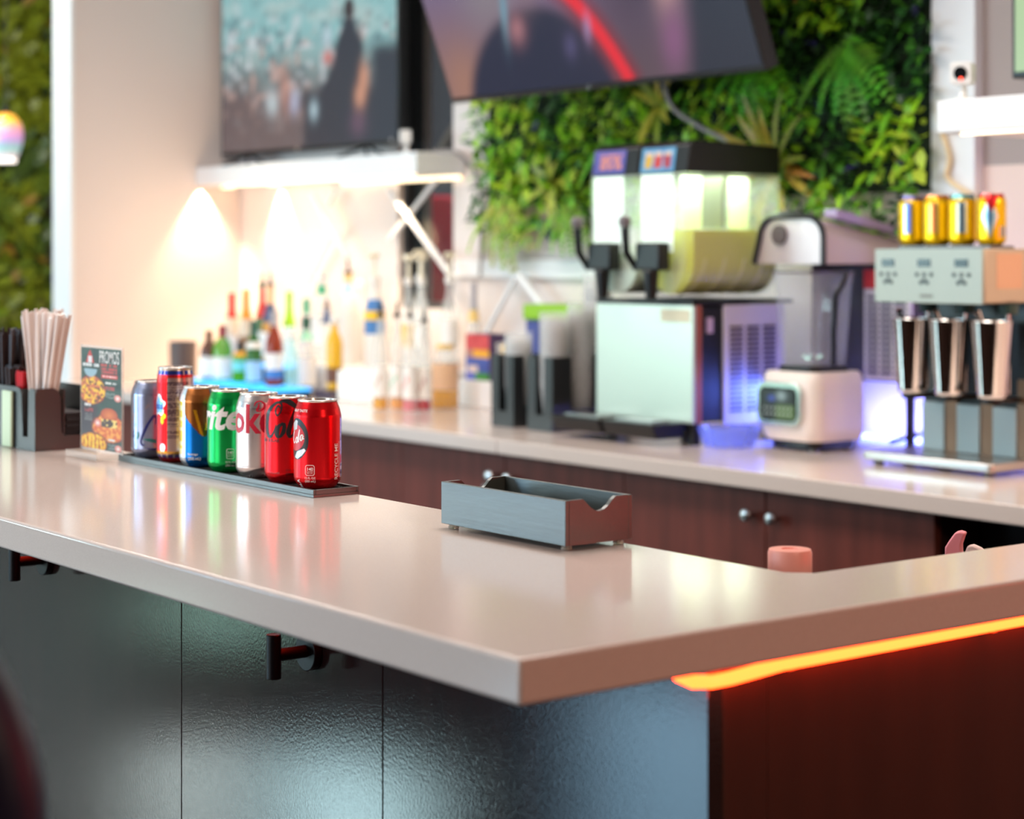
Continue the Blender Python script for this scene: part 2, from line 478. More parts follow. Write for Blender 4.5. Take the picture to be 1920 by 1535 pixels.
# ------------------------------------------------------------------ back bar: cabinets and worktop
M_WOOD = mat('dark_walnut_door', rgb(122, 62, 54), 0.45, mottle=(7, rgb(96, 50, 43), 0.3, 0.7, (3, 3, 0.35)), bump=(90, 0.08, (4, 4, 0.4)), spec=0.25)
M_WOODIN = mat('dark_walnut_carcass', rgb(52, 32, 28), 0.5)
M_NICKEL = mat('satin_nickel', rgb(196, 192, 194), 0.24, metal=1.0)
def cabinet(x0, x1, label):
    c = thing('base_cabinet', label, 'cabinet', (x0, 3.16, 0), group='dark wooden cabinets under the back counter')
    wd = x1 - x0
    MB().box(0.002, 0.022, 0.10, wd - 0.002, 0.60, 0.859).build('body', M_WOODIN, c)
    MB().box(0.002, 0.07, 0.0, wd - 0.002, 0.58, 0.099).build('plinth', M_BLACKM, c)
    for s in (0, 1):
        a = (0.0006 if s == 0 else wd / 2 + 0.0022); b = (wd / 2 - 0.0022 if s == 0 else wd - 0.0006)
        d = MB().box(a, 0, 0.115, b, 0.021, 0.853).build('door', M_WOOD, c, bevel=0.0015)
        kx = (b - 0.038) if s == 0 else (a + 0.038)
        k = MB()
        prof = [(0.0055, 0), (0.0055, 0.016), (0.013, 0.020), (0.0155, 0.026), (0.013, 0.031), (0.006, 0.0335)]
        n = 20; vs = []
        for r, zz in prof:
            for i in range(n):
                an = 2 * pi * i / n
                vs.append((kx + r * cos(an), -zz, 0.795 + r * sin(an)))
        fs = [(j * n + i, j * n + (i + 1) % n, (j + 1) * n + (i + 1) % n, (j + 1) * n + i) for j in range(len(prof) - 1) for i in range(n)]
        fs.append(tuple(range((len(prof) - 1) * n, len(prof) * n)))
        k.add(vs, fs).build('knob', M_NICKEL, d)
    return c
cabinet(-3.70, -2.705, 'dark wooden two-door cabinet beside the dark gap on the right')
cA = cabinet(-4.69, -3.701, 'dark wooden two-door cabinet with a metal bottle opener behind the black tray')
cabinet(-5.68, -4.691, 'dark wooden cabinet right behind the red drink cans')
cabinet(-6.67, -5.681, 'dark wooden cabinet at the left end, glimpsed behind the promo card')
op = MB()
op.prism(rrect(0, 0, 0.036, 0.05, 0.012), 'y', -0.006, -0.0005).build('bottle_opener', M_NICKEL, cA, loc=(0.415, 0, 0.742), bevel=0.001)
ring = MB()
ring.tube([(0.014 * cos(a), -0.016, 0.014 * sin(a) - 0.004) for a in [2 * pi * i / 24 for i in range(25)]], 0.005, 8).build('opener_ring', M_NICKEL, cA, loc=(0.415, 0, 0.742))
fr = thing('undercounter_filler', 'added black box standing in for the dark gap right of the cabinets', 'filler', (-2.70, 3.30, 0))  # made-up black box stands in for the dark empty gap
MB().box(0, 0.03, 0.0, 0.9, 0.6, 0.855).build('body', M_BLACKM, fr, bevel=0.004)
MB().box(0.005, 0, 0.08, 0.895, 0.029, 0.85).build('door', mat('black_gloss', rgb(14, 9, 9), 0.3), fr, bevel=0.003)  # front of the added filler box
MB().cyl((0.06, -0.03, 0.3), (0.06, -0.03, 0.75), 0.009).cyl((0.06, -0.03, 0.32), (0.06, 0, 0.32), 0.006).cyl((0.06, -0.03, 0.73), (0.06, 0, 0.73), 0.006).build('handle', M_BLACKP, fr)  # made-up handle on the added filler box

bk = MB()
bk.box(-7.044, 3.12, 0.86, -4.182, 3.945, 0.90)
o = tag(bk.build('back_counter', M_QUARTZ, bevel=0.003, seg=2), 'left slab of the white quartz back counter holding the bottles', 'counter', group='back counter slabs')
o = tag(MB().box(-4.180, 3.12, 0.86, -0.6, 3.945, 0.90).build('back_counter', M_QUARTZ, bevel=0.003, seg=2), 'right slab of the white quartz back counter holding the drink machines', 'counter', group='back counter slabs')

# ------------------------------------------------------------------ shelves
def shelf(x0, x1, y0, z0, z1, label, warm):
    s = thing('wall_shelf', label, 'shelf', (x0, y0, z0))
    MB().box(0, 0, 0, x1 - x0, YW - 0.001 - y0, z1 - z0).build('board', M_WHITE, s, bevel=0.003)
    if warm:
        MB().box(0.25, 0.004, -0.007, x1 - x0 - 0.02, 0.016, -0.0005).build('led_strip', M_WARMLED, s)
        MB().box(0.80, YW - y0 - 0.02, -0.014, x1 - x0 - 0.02, YW - y0 - 0.006, -0.0005).build('led_strip', M_WARMLED, s)
    return s
sl = shelf(-7.044, -5.468, 3.74, 1.667, 1.742, 'white wall shelf with warm strip lights under the left screen', True)
for lx in (0.05, 0.42):
    MB().cyl((lx, 0.12, -0.006), (lx, 0.12, -0.0005), 0.028, n=24).build('downlight', M_WARMLED, sl)
spot('shelf_spot_a', (-7.030, 3.765, 1.658), (-7.042, 3.762, 0.9), 44, (1.0, 0.74, 0.44), 84, 0.8)
spot('shelf_spot_b', (-6.72, 3.930, 1.658), (-6.72, 3.942, 0.9), 40, (1.0, 0.76, 0.47), 84, 0.8)
spot('shelf_spot_c', (-5.75, 3.80, 1.652), (-5.7, 3.72, 0.9), 16, (1.0, 0.78, 0.50), 100, 0.8)
point('shelf_glow', (-6.45, 3.62, 1.45), 4.0, (1.0, 0.74, 0.44), 0.1)
sr = thing('wall_shelf', 'white wall shelf with warm light under it at upper right', 'shelf', (-2.776, 3.25, 1.655))
MB().box(0, 0, 0, 1.6, YW - 3.251, 0.07).build('board', M_WHITE, sr, bevel=0.003)
MB().box(0.06, 0.006, -0.007, 1.5, 0.018, -0.0005).build('led_strip', M_WARMLED, sr)
area('right_shelf_glow', (-2.0, 3.55, 1.64), (-2.0, 3.6, 0.9), 1.3, 0.2, 5, (1.0, 0.80, 0.58))
# pale crossing streaks, taken for reflections and cable, built as added white bars
def streaks(name, label, bars, loc):
    b = thing(name, label, 'streaks', loc, group='white crossed streaks built as bars')
    for p, q, r in bars:
        MB().cyl(p, q, r, n=10).build('bar', M_WHITE, b)
    return b
streaks('cross_streaks', 'white crossed streaks built as bars in front of the dark window under the left shelf',
      [((-0.21, 0, -0.03), (0.18, 0, -0.34), 0.011), ((0.05, 0.024, -0.005), (-0.24, 0.024, -0.21), 0.009)], (-5.62, 3.87, 1.655))
streaks('cross_streaks', 'pale crossed streaks built as bars on the lit wall left of the dark window',
      [((-0.10, 0, -0.03), (0.15, 0, -0.27), 0.010), ((0.03, 0.022, -0.02), (-0.02, 0.022, -0.08), 0.009), ((0.02, 0.022, -0.17), (-0.17, 0.022, -0.36), 0.011)], (-6.26, 3.87, 1.655))
streaks('cross_streaks', 'white angled streaks built as bars on the wall behind the clear cups',
      [((-0.005, 0, 0.0), (-0.19, 0, -0.21), 0.009), ((0.005, 0.0, 0.0), (0.22, 0, -0.17), 0.012)], (-5.08, 3.88, 1.325))

# ------------------------------------------------------------------ screens
M_TVB = mat('tv_black', rgb(22, 22, 24), 0.35)
M_TVF = mat('tv_dark_metal', rgb(70, 66, 66), 0.3, metal=0.8)

def gauss(x, y, cx, cy, sx, sy):
    return math.exp(-((x - cx) / sx) ** 2 - ((y - cy) / sy) ** 2)

def crowd_picture(u, v):
    x = 416 + u * 329; y = 285 - v * 340 - 25 * (u - 0.5)     # picture units
    teal = rgb(150, 205, 208); pale = rgb(205, 222, 218); brown = rgb(112, 96, 98); navy = rgb(34, 44, 62)
    t = sstep(215, 60, y + 25 * (vnoise(x / 30, 3, 1) - 0.5))
    c = mixc(brown, teal, t)
    n1 = vnoise(x / 11, y / 17, 2); n2 = vnoise(x / 6, y / 11, 3); n3 = vnoise(x / 40, y / 26, 9)
    c = mixc(c, pale, 0.55 * sstep(0.55, 0.9, n3) * t)
    band = gauss(0, y, 0, 110, 1, 90)
    c = mixc(c, rgb(225, 232, 238), band * sstep(0.60, 0.85, n1) * 0.85)
    c = mixc(c, rgb(62, 88, 104), band * sstep(0.62, 0.85, n2) * 0.7)
    c = mixc(c, rgb(206, 170, 160), gauss(0, y, 0, 150, 1, 70) * sstep(0.62, 0.85, vnoise(x / 10, y / 16, 5)) * 0.8)
    c = mixc(c, rgb(206, 220, 226), gauss(x, y, 520, 205, 12, 24))
    c = mixc(c, rgb(190, 196, 224), gauss(x, y, 563, 205, 9, 22))
    c = mixc(c, rgb(214, 150, 130), gauss(x, y, 545, 180, 10, 40) * 0.7)
    # dark standing figure with wide robe in front of the crowd, darker right side
    c = mixc(c, navy, sstep(690, 715, x) * sstep(90, 130, y))
    c = mixc(c, navy, sstep(572, 590, x) * sstep(170, 200, y))
    half = 10 + 16 * sstep(60, 120, y) + 30 * sstep(120, 250, y)
    ctr = 664 - 18 * sstep(100, 260, y)
    if y > 62: c = mixc(c, navy, sstep(half + 5, half - 5, abs(x - ctr)))
    c = mixc(c, rgb(48, 36, 44), sstep(1.25, 0.8, hypot((x - 664) / 9, (y - 45) / 20)))
    c = mixc(c, rgb(222, 158, 128), gauss(x, y, 690, 165, 8, 26) + gauss(x, y, 683, 200, 9, 22))
    c = mixc(c, rgb(190, 220, 232), gauss(x, y, 624, 90, 8, 18) + gauss(x, y, 600, 220, 7, 18))
    c = mixc(c, rgb(226, 120, 110), gauss(x, y, 626, 127, 8, 13))
    c = mixc(c, rgb(120, 84, 110), gauss(x, y, 680, 245, 14, 24) * 0.7)
    return c

tv = thing('television', 'big flat screen on the left shelf showing a crowd and a dark figure', 'television', (-6.995, 3.83, 1.742))
MB().box(0, 0.0, 0.045, 1.285, 0.045, 0.78).build('casing', M_TVB, tv, bevel=0.004)
picture('display', 1.265, 0.71, 100, 70, crowd_picture, M_SCREEN, tv, loc=(0.010, -0.0012, 0.060))
for fx in (0.20, 1.06):
    f = MB()
    f.tube([(fx - 0.10, -0.05, 0.005), (fx - 0.03, -0.01, 0.03), (fx, 0.02, 0.047)], 0.0065, 8)
    f.tube([(fx + 0.10, -0.05, 0.005), (fx + 0.03, -0.01, 0.03), (fx, 0.02, 0.047)], 0.0065, 8)
    f.tube([(fx + 0.02, 0.095, 0.005), (fx, 0.05, 0.03), (fx, 0.02, 0.047)], 0.0065, 8)
    f.build('foot', M_TVB, tv)
MB().cyl((0.60, -0.004, 0.052), (0.60, 0.0, 0.052), 0.008).build('badge', M_NICKEL, tv)
MB().cyl((1.245, -0.004, 0.056), (1.245, 0.0, 0.056), 0.008).build('badge', M_NICKEL, tv)

def stage_picture(u, v):
    x = 850 + u * 587 - 67 * v * 1.5; y = 190 - 57 * u - v * 190 * 1.9
    c = mixc(rgb(146, 112, 118), rgb(116, 104, 150), sstep(150, -40, y))
    c = mixc(c, rgb(176, 128, 112), gauss(x, y, 880, 170, 50, 60))
    c = mixc(c, rgb(150, 140, 146), gauss(x, y, 950, 30, 60, 60) * 0.8)
    d = hypot((x - 1045) / 150, (y - 205) / 150)
    c = mixc(c, rgb(38, 40, 68), sstep(1.1, 0.92, d))
    c = mixc(c, rgb(44, 44, 68), sstep(1130, 1230, x) * 0.55)
    c = mixc(c, rgb(34, 42, 60), sstep(1300, 1340, x) * 0.9)
    c = mixc(c, rgb(96, 74, 96), gauss(x, y, 1190, 60, 70, 60) * 0.6)
    c = mixc(c, rgb(70, 56, 70), gauss(x, y, 1230, 0, 50, 50) * 0.7)
    c = mixc(c, rgb(206, 160, 158), gauss(x, y, 1289, 20, 22, 48))
    c = mixc(c, rgb(150, 96, 138), gauss(x, y, 1296, 100, 22, 44) * 0.9)
    c = mixc(c, rgb(120, 170, 190), gauss(x, y, 982, 60, 7, 40))
    c = mixc(c, rgb(196, 132, 140), gauss(x, y, 1005, 85, 17, 22) * 0.8)
    c = mixc(c, rgb(150, 120, 128), gauss(x, y, 1030, 30, 22, 30) * 0.6)
    # red light arc sweeping down to the right
    best = 9e9
    for k in range(41):
        s = k / 40
        ax = 1062 + 92 * s + 58 * s * s; ay = 6 + 58 * s + 82 * s * s * s + 6 * s
        best = min(best, hypot(x - ax, y - ay))
    c = mixc(c, rgb(150, 30, 52), sstep(34, 8, best) * 0.7)
    c = mixc(c, rgb(255, 44, 62), sstep(13, 6, best))
    c = mixc(c, rgb(255, 150, 150), gauss(x, y, 1100, 30, 9, 9) * 0.8)
    c = mixc(c, rgb(178, 150, 196), gauss(x, y, 1143, 84, 7, 20) * 0.8)
    c = mixc(c, rgb(110, 100, 150), gauss(x, y, 1108, 110, 12, 18) * 0.5)
    return c

tv2 = thing('television', 'big tilted wall screen over the plant wall showing a red light arc', 'television', (-4.985, 3.55, 1.866), 0)
rr = (radians(21), 0, 0)
MB().box(0, 0, 0, 1.392, 0.05, 0.80).build('casing', M_TVF, tv2, bevel=0.004, rot=rr)
s2 = picture('display', 1.372, 0.772, 120, 72, stage_picture, M_SCREEN, tv2, loc=(0.010, 0, 0), rot=rr)
off = Matrix.Rotation(radians(21), 3, 'X') @ Vector((0.010, -0.0012, 0.018)); s2.location = off
MB().box(0.40, 0.09, 0.20, 0.99, 0.39, 0.30).box(0.62, 0.35, 0.10, 0.78, 0.398, 0.50).build('wall_bracket', M_BLACKM, tv2)
bd = MB().cyl((0.68, -0.004, 0.009), (0.68, 0.0, 0.009), 0.008).build('badge', M_NICKEL, tv2, rot=rr)

def pitch_picture(u, v):
    c = mixc(rgb(196, 226, 170), rgb(232, 228, 220), sstep(0.35, 0.5, v))
    c = mixc(c, rgb(226, 180, 214), sstep(0.62, 0.9, v))
    return c
tv3 = thing('television', 'flat screen on the upper right shelf, only its pale green left edge showing', 'television', (-2.775, 3.50, 1.725))
MB().box(0, 0.0, 0.06, 1.2, 0.045, 0.78).build('casing', M_TVB, tv3, bevel=0.004)
picture('display', 1.18, 0.69, 12, 40, pitch_picture, M_SCREEN, tv3, loc=(0.010, -0.0012, 0.075))
for fx in (0.2, 0.95):
    MB().tube([(fx - 0.09, -0.05, 0.006), (fx, 0.02, 0.062), (fx + 0.09, -0.05, 0.006)], 0.0065, 8).tube([(fx, 0.02, 0.062), (fx, 0.1, 0.006)], 0.0065, 8).build('foot', M_TVB, tv3)

# small white cameras on the shelves
def sensor(loc, rz, label, lens):
    d = thing('security_camera', label, 'camera', loc, rz)
    k = mat('white_plastic', rgb(240, 236, 232), 0.35)
    MB().lathe([(0.022, 0), (0.022, 0.004), (0.008, 0.008), (0.0075, 0.035)], 20).build('stand', k, d)
    MB().prism(rrect(0, 0.058, 0.048, 0.048, 0.009), 'y', -0.022, 0.014).build('housing', k, d, bevel=0.002)
    if lens:
        MB().cyl((0.0, -0.0245, 0.058), (0.0, -0.0223, 0.058), 0.0145, n=28).build('lens', mat('black_gloss_lens', rgb(10, 10, 12), 0.1), d)
        MB().cyl((0.002, -0.026, 0.046), (0.002, -0.0247, 0.046), 0.0035, n=12).build('status_light', mat('red_status_light', (1, 0.1, 0.05), 0.4, emit=(1, 0.06, 0.03), estr=3.0), d)
    return d
sensor((-2.842, 3.38, 1.725), 0.42, 'x', True)
SC.objects['security_camera']['label'] = 'small white cube camera with black lens on the upper right shelf'
SC.objects['security_camera'].location = (-2.745, 3.30, 1.725)
sensor((-5.60, 3.79, 1.742), -0.5, 'small white cube camera behind the right end of the left shelf screen', False)

# cables
M_CABG = mat('grey_cable', rgb(150, 142, 140), 0.5)
M_CABB = mat('black_cable', rgb(28, 26, 26), 0.5)
M_CABY = mat('pale_cable', rgb(240, 214, 170), 0.5)
def cable(pts, r, m, label):
    o = MB().tube(pts, r, 8).build('cable', m)
    return tag(o, label, 'cable')
def smoothpts(P, sub=6):
    P = [Vector(p) for p in P]; out = []
    for i in range(len(P) - 1):
        p0 = P[max(i - 1, 0)]; p1 = P[i]; p2 = P[i + 1]; p3 = P[min(i + 2, len(P) - 1)]
        for k in range(sub):
            t = k / sub
            out.append(0.5 * ((2 * p1) + (p2 - p0) * t + (2 * p0 - 5 * p1 + 4 * p2 - p3) * t * t + (3 * p1 - p0 - 3 * p2 + p3) * t ** 3))
    out.append(P[-1]); return out
cable(smoothpts([(-5.57, 3.88, 1.748), (-5.46, 3.91, 1.742), (-5.38, 3.93, 1.66), (-5.35, 3.93, 1.50), (-5.355, 3.93, 1.32)]), 0.007, M_CABG, 'grey cable hanging from the right end of the left shelf')
cable(smoothpts([(-4.24, 3.72, 2.0), (-4.21, 3.74, 1.90), (-4.19, 3.76, 1.82), (-4.12, 3.79, 1.765), (-4.02, 3.82, 1.715)]), 0.007, M_CABG, 'dark grey cable dangling below the tilted screen over the leaves')
cable(smoothpts([(-3.325, 3.905, 1.74), (-3.315, 3.905, 1.705), (-3.293, 3.905, 1.64), (-3.298, 3.905, 1.59), (-3.235, 3.905, 1.55), (-3.20, 3.93, 1.52)]), 0.007, M_CABY, 'pale lit cable hanging under the upper right shelf')
cable(smoothpts([(-2.72, 3.42, 1.732), (-2.62, 3.45, 1.745), (-2.50, 3.44, 1.775), (-2.35, 3.43, 1.765), (-2.2, 3.44, 1.732)]), 0.006, M_CABG, 'loose grey cable looping on the upper right shelf')

# ------------------------------------------------------------------ plant walls
def leaf(mb, p, d, up, L, W, col, bend=0.25, seg=3):
    """pointed leaf from p along d, bending towards -up"""
    d = Vector(d).normalized(); up = Vector(up); up = (up - d * up.dot(d)).normalized(); s = d.cross(up)
    vs = []; 
    for i in range(seg + 1):
        t = i / seg
        c = Vector(p) + d * (L * t) - up * (bend * L * t * t)
        wv = W * (sin(pi * (0.12 + 0.86 * t)) ** 0.8) * 0.5
        vs += [c - s * wv + up * (0.15 * W), c + s * wv + up * (0.15 * W)]
    fs = [(2 * i, 2 * i + 1, 2 * i + 3, 2 * i + 2) for i in range(seg)]
    o = len(mb.v); mb.v += [tuple(v) for v in vs]; mb.f += [tuple(a + o for a in f) for f in fs]; mb.mi += [0] * len(fs)
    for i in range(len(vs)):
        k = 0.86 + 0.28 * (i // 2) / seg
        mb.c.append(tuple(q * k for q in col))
M_LEAF = mat('leaf_green', (0.2, 0.4, 0.05), 0.38, attr=True, trans=0.0, sss=0.0)
GREENS = [rgb(146, 196, 32), rgb(108, 168, 36), rgb(68, 126, 34), rgb(176, 206, 50), rgb(40, 84, 34), rgb(86, 140, 60), rgb(176, 196, 60), rgb(30, 62, 26)]

pw = thing('plant_wall', 'green artificial plant wall behind the drink machines and tilted screen', 'plant wall', (-5.325, YW - 0.03, 1.42))
PWW = 1.955
MB().box(0.02, 0.005, 0.14, PWW, 0.028, 1.775).build('backing_mat', mat('dark_green_mat', rgb(26, 42, 20), 0.8), pw)
fo = MB(); rnd = random.Random(3)
for i in range(10500):
    x = rnd.uniform(0.0, PWW + 0.02); z = rnd.uniform(-0.03, 1.75)
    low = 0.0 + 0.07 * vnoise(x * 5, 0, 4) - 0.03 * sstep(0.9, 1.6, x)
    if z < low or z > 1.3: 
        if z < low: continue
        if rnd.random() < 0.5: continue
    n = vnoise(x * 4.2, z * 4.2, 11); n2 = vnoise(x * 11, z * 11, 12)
    dark = sstep(0.75, 1.5, x) * 0.36 + sstep(0.3, 0.9, z) * 0.1  # dimmer upper right of the wall put into the choice of leaf colours
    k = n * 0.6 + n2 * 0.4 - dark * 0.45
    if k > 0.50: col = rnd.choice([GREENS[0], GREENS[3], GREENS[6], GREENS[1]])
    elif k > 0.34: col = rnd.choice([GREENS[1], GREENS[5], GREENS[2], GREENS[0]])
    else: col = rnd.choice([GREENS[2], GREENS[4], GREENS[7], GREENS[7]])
    if rnd.random() < 0.010: col = rgb(60, 52, 120)
    L = rnd.uniform(0.022, 0.050) * (1.25 if n2 > 0.6 else 1)
    a = rnd.uniform(0, 2 * pi); out = rnd.uniform(0.35, 1.1)
    d = Vector((cos(a), -out, sin(a) * 0.9 - 0.15))
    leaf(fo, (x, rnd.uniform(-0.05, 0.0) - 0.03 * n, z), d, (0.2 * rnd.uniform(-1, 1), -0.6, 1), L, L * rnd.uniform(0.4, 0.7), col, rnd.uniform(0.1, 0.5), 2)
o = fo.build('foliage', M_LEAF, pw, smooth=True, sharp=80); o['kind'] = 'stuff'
def frond(mb, p, d, L, col, n=11):
    d = Vector(d).normalized(); up = Vector((0, -0.7, 0.7)); up = (up - d * up.dot(d)).normalized(); s = d.cross(up)
    for i in range(n):
        t = (i + 0.5) / n
        c = Vector(p) + d * (L * t) - up * (0.35 * L * t * t) + Vector((0, -0.02, 0))
        for sg in (-1, 1):
            leaf(mb, c, (s * sg + d * 0.45), up, 0.30 * L * (1 - 0.75 * t) * (0.5 + min(1, t * 4) * 0.5), 0.085 * L, tuple(q * rnd.uniform(0.75, 1.2) for q in col), 0.3, 2)
def fern(x, z, L, n, col, label, base=-90, spread=130):
    crown = MB()
    for i in range(5):
        leaf(crown, (x, -0.03, z), (cos(i * 1.25), -0.8, sin(i * 1.25)), (0, -1, 0.3), 0.04, 0.016, col, 0.2, 2)
    part = plabel(crown.build('fern', M_LEAF, pw, smooth=True, sharp=80), label)
    for i in range(n):
        a = radians(base - spread / 2 + spread * (i + 0.5) / n); f = MB()
        frond(f, (x, -0.04, z), (cos(a), -0.30, sin(a)), L * rnd.uniform(0.85, 1.1), tuple(q * rnd.uniform(0.85, 1.15) for q in col))
        f.build('frond', M_LEAF, part, smooth=True, sharp=80)
    return part
fern(1.36, 0.56, 0.21, 7, rgb(96, 166, 34), 'bright fern right of the tilted screen corner')
fern(1.72, 0.55, 0.22, 7, rgb(84, 150, 44), 'bright fern at the right side of the plant wall')
fern(0.18, 0.16, 0.22, 7, rgb(150, 176, 70), 'pale fern at the lower left corner of the plant wall')
fern(0.52, 0.14, 0.18, 6, rgb(120, 160, 50), 'drooping fern low above the cup holders')
fern(0.74, 0.34, 0.20, 6, rgb(110, 170, 40), 'fern above the slush machine')
def rosette(x, z, L, n, cols, label):
    crown = MB()
    for i in range(5):
        leaf(crown, (x, -0.04, z), (cos(i * 1.25), -1.4, sin(i * 1.25)), (0, -1, 0.3), 0.05, 0.018, cols[0], 0.2, 2)
    part = plabel(crown.build('bromeliad', M_LEAF, pw, smooth=True, sharp=80), label)
    for i in range(n):
        a = 2 * pi * i / n + rnd.uniform(-0.2, 0.2); e = rnd.uniform(0.25, 1.1); f = MB()
        leaf(f, (x, -0.05, z), (cos(a), -e, sin(a)), (0, -1, 0.3), L * rnd.uniform(0.8, 1.15), 0.026, rnd.choice(cols), 0.35, 5)
        f.build('leaf', M_LEAF, part, smooth=True, sharp=80)
    return part
OR = [rgb(140, 128, 30), rgb(156, 104, 34), rgb(112, 124, 30), rgb(166, 140, 40)]
rosette(1.50, 0.96, 0.17, 15, OR, 'orange-green bromeliad at upper right of the plant wall')
rosette(1.60, 0.78, 0.15, 12, OR, 'orange bromeliad half way up the right of the plant wall')
rosette(1.46, 0.22, 0.20, 16, OR, 'long-leaved orange-green bromeliad right of the slush machine')
rosette(0.97, 0.42, 0.14, 10, [rgb(176, 160, 40), rgb(140, 150, 40)], 'yellow-green bromeliad just below the tilted screen')
rosette(0.45, 0.20, 0.12, 9, [rgb(170, 170, 50), rgb(150, 160, 60)], 'yellowish bromeliad low on the left of the plant wall')

pf = thing('plant_wall', 'dim blurred plant wall in the far room at the left edge', 'plant wall', (-10.98, 3.0, 0.3))
MB().box(-0.02, 0, 0, 0.0, 2.4, 2.8).build('backing_mat', MATS['dark_green_mat'], pf)
ff = MB(); rnd = random.Random(8)
for i in range(4200):
    y = rnd.uniform(0.1, 2.3); z = rnd.uniform(0, 2.8)
    n = vnoise(y * 3, z * 3, 21) * 0.6 + vnoise(y * 8, z * 8, 22) * 0.4
    col = rgb(132, 140, 30) if n > 0.56 else rgb(104, 122, 34) if n > 0.44 else rgb(80, 100, 40) if n > 0.34 else rgb(62, 60, 36)
    if rnd.random() < 0.03: col = rgb(160, 120, 40)
    a = rnd.uniform(0, 2 * pi); L = rnd.uniform(0.07, 0.13)
    leaf(ff, (rnd.uniform(0, 0.05), y, z), (rnd.uniform(0.3, 1), cos(a), sin(a)), (1, 0, 0.6), L, L * 0.55, col, 0.3, 2)
o = ff.build('foliage', M_LEAF, pf, smooth=True, sharp=80); o['kind'] = 'stuff'
f = MB()
for i in range(7):
    a = radians(200 - i * 28)
    frond(f, (0.06, 1.15, 0.55), (0.25, -cos(a) * 1.0, sin(a) * 0.9 + 0.35), 0.42, rgb(150, 176, 50), 10)
plabel(f.build('fern', M_LEAF, pf, smooth=True, sharp=80), 'pale fern low on the far plant wall')

# pendant lamp at the left edge
pl = thing('pendant_lamp', 'iridescent glass pendant lamp at the left edge before the far leaves', 'lamp', (-7.63, 3.18, 1.785))
prof = [(0.040, 0.0), (0.052, 0.018), (0.066, 0.06), (0.070, 0.10), (0.062, 0.145), (0.040, 0.175), (0.014, 0.187)]
M_IRI = bpy.data.materials.new('iridescent_glass'); M_IRI.use_nodes = True
nt = M_IRI.node_tree; b = nt.nodes['Principled BSDF']
tc = nt.nodes.new('ShaderNodeTexCoord'); sp = nt.nodes.new('ShaderNodeSeparateXYZ'); mr = nt.nodes.new('ShaderNodeMapRange')
mr.inputs[1].default_value = 0.0; mr.inputs[2].default_value = 0.19
cr = nt.nodes.new('ShaderNodeValToRGB')
els = cr.color_ramp.elements
els[0].position = 0.05; els[0].color = (*rgb(240, 226, 226), 1); els[1].position = 0.97; els[1].color = (*rgb(236, 160, 60), 1)
for p, c in ((0.22, rgb(150, 206, 200)), (0.42, rgb(206, 160, 220)), (0.62, rgb(244, 170, 190)), (0.80, rgb(250, 190, 70))):
    e = els.new(p); e.color = (*c, 1)
nt.links.new(tc.outputs['Object'], sp.inputs[0]); nt.links.new(sp.outputs[2], mr.inputs[0]); nt.links.new(mr.outputs[0], cr.inputs[0])
nt.links.new(cr.outputs[0], b.inputs['Base Color']); nt.links.new(cr.outputs[0], b.inputs['Emission Color'])
b.inputs['Emission Strength'].default_value = 0.5; b.inputs['Roughness'].default_value = 0.1
MB().lathe(prof, 32, cap0=False, cap1=True).build('glass_shade', M_IRI, pl, sharp=70)
MB().cyl((0, 0, 0.002), (0, 0, 0.006), 0.039, n=28).cyl((0, 0, -0.016), (0, 0, 0.0), 0.042, 0.041, n=28).build('lit_diffuser', mat('lamp_diffuser', (1, 1, 1), 0.4, emit=(1.0, 0.88, 0.80), estr=1.6), pl)
MB().cyl((0, 0, 0.187), (0, 0, 0.22), 0.012).cyl((0, 0, 0.22), (0, 0, 1.414), 0.003, n=8).build('cord', M_BLACKM, pl)

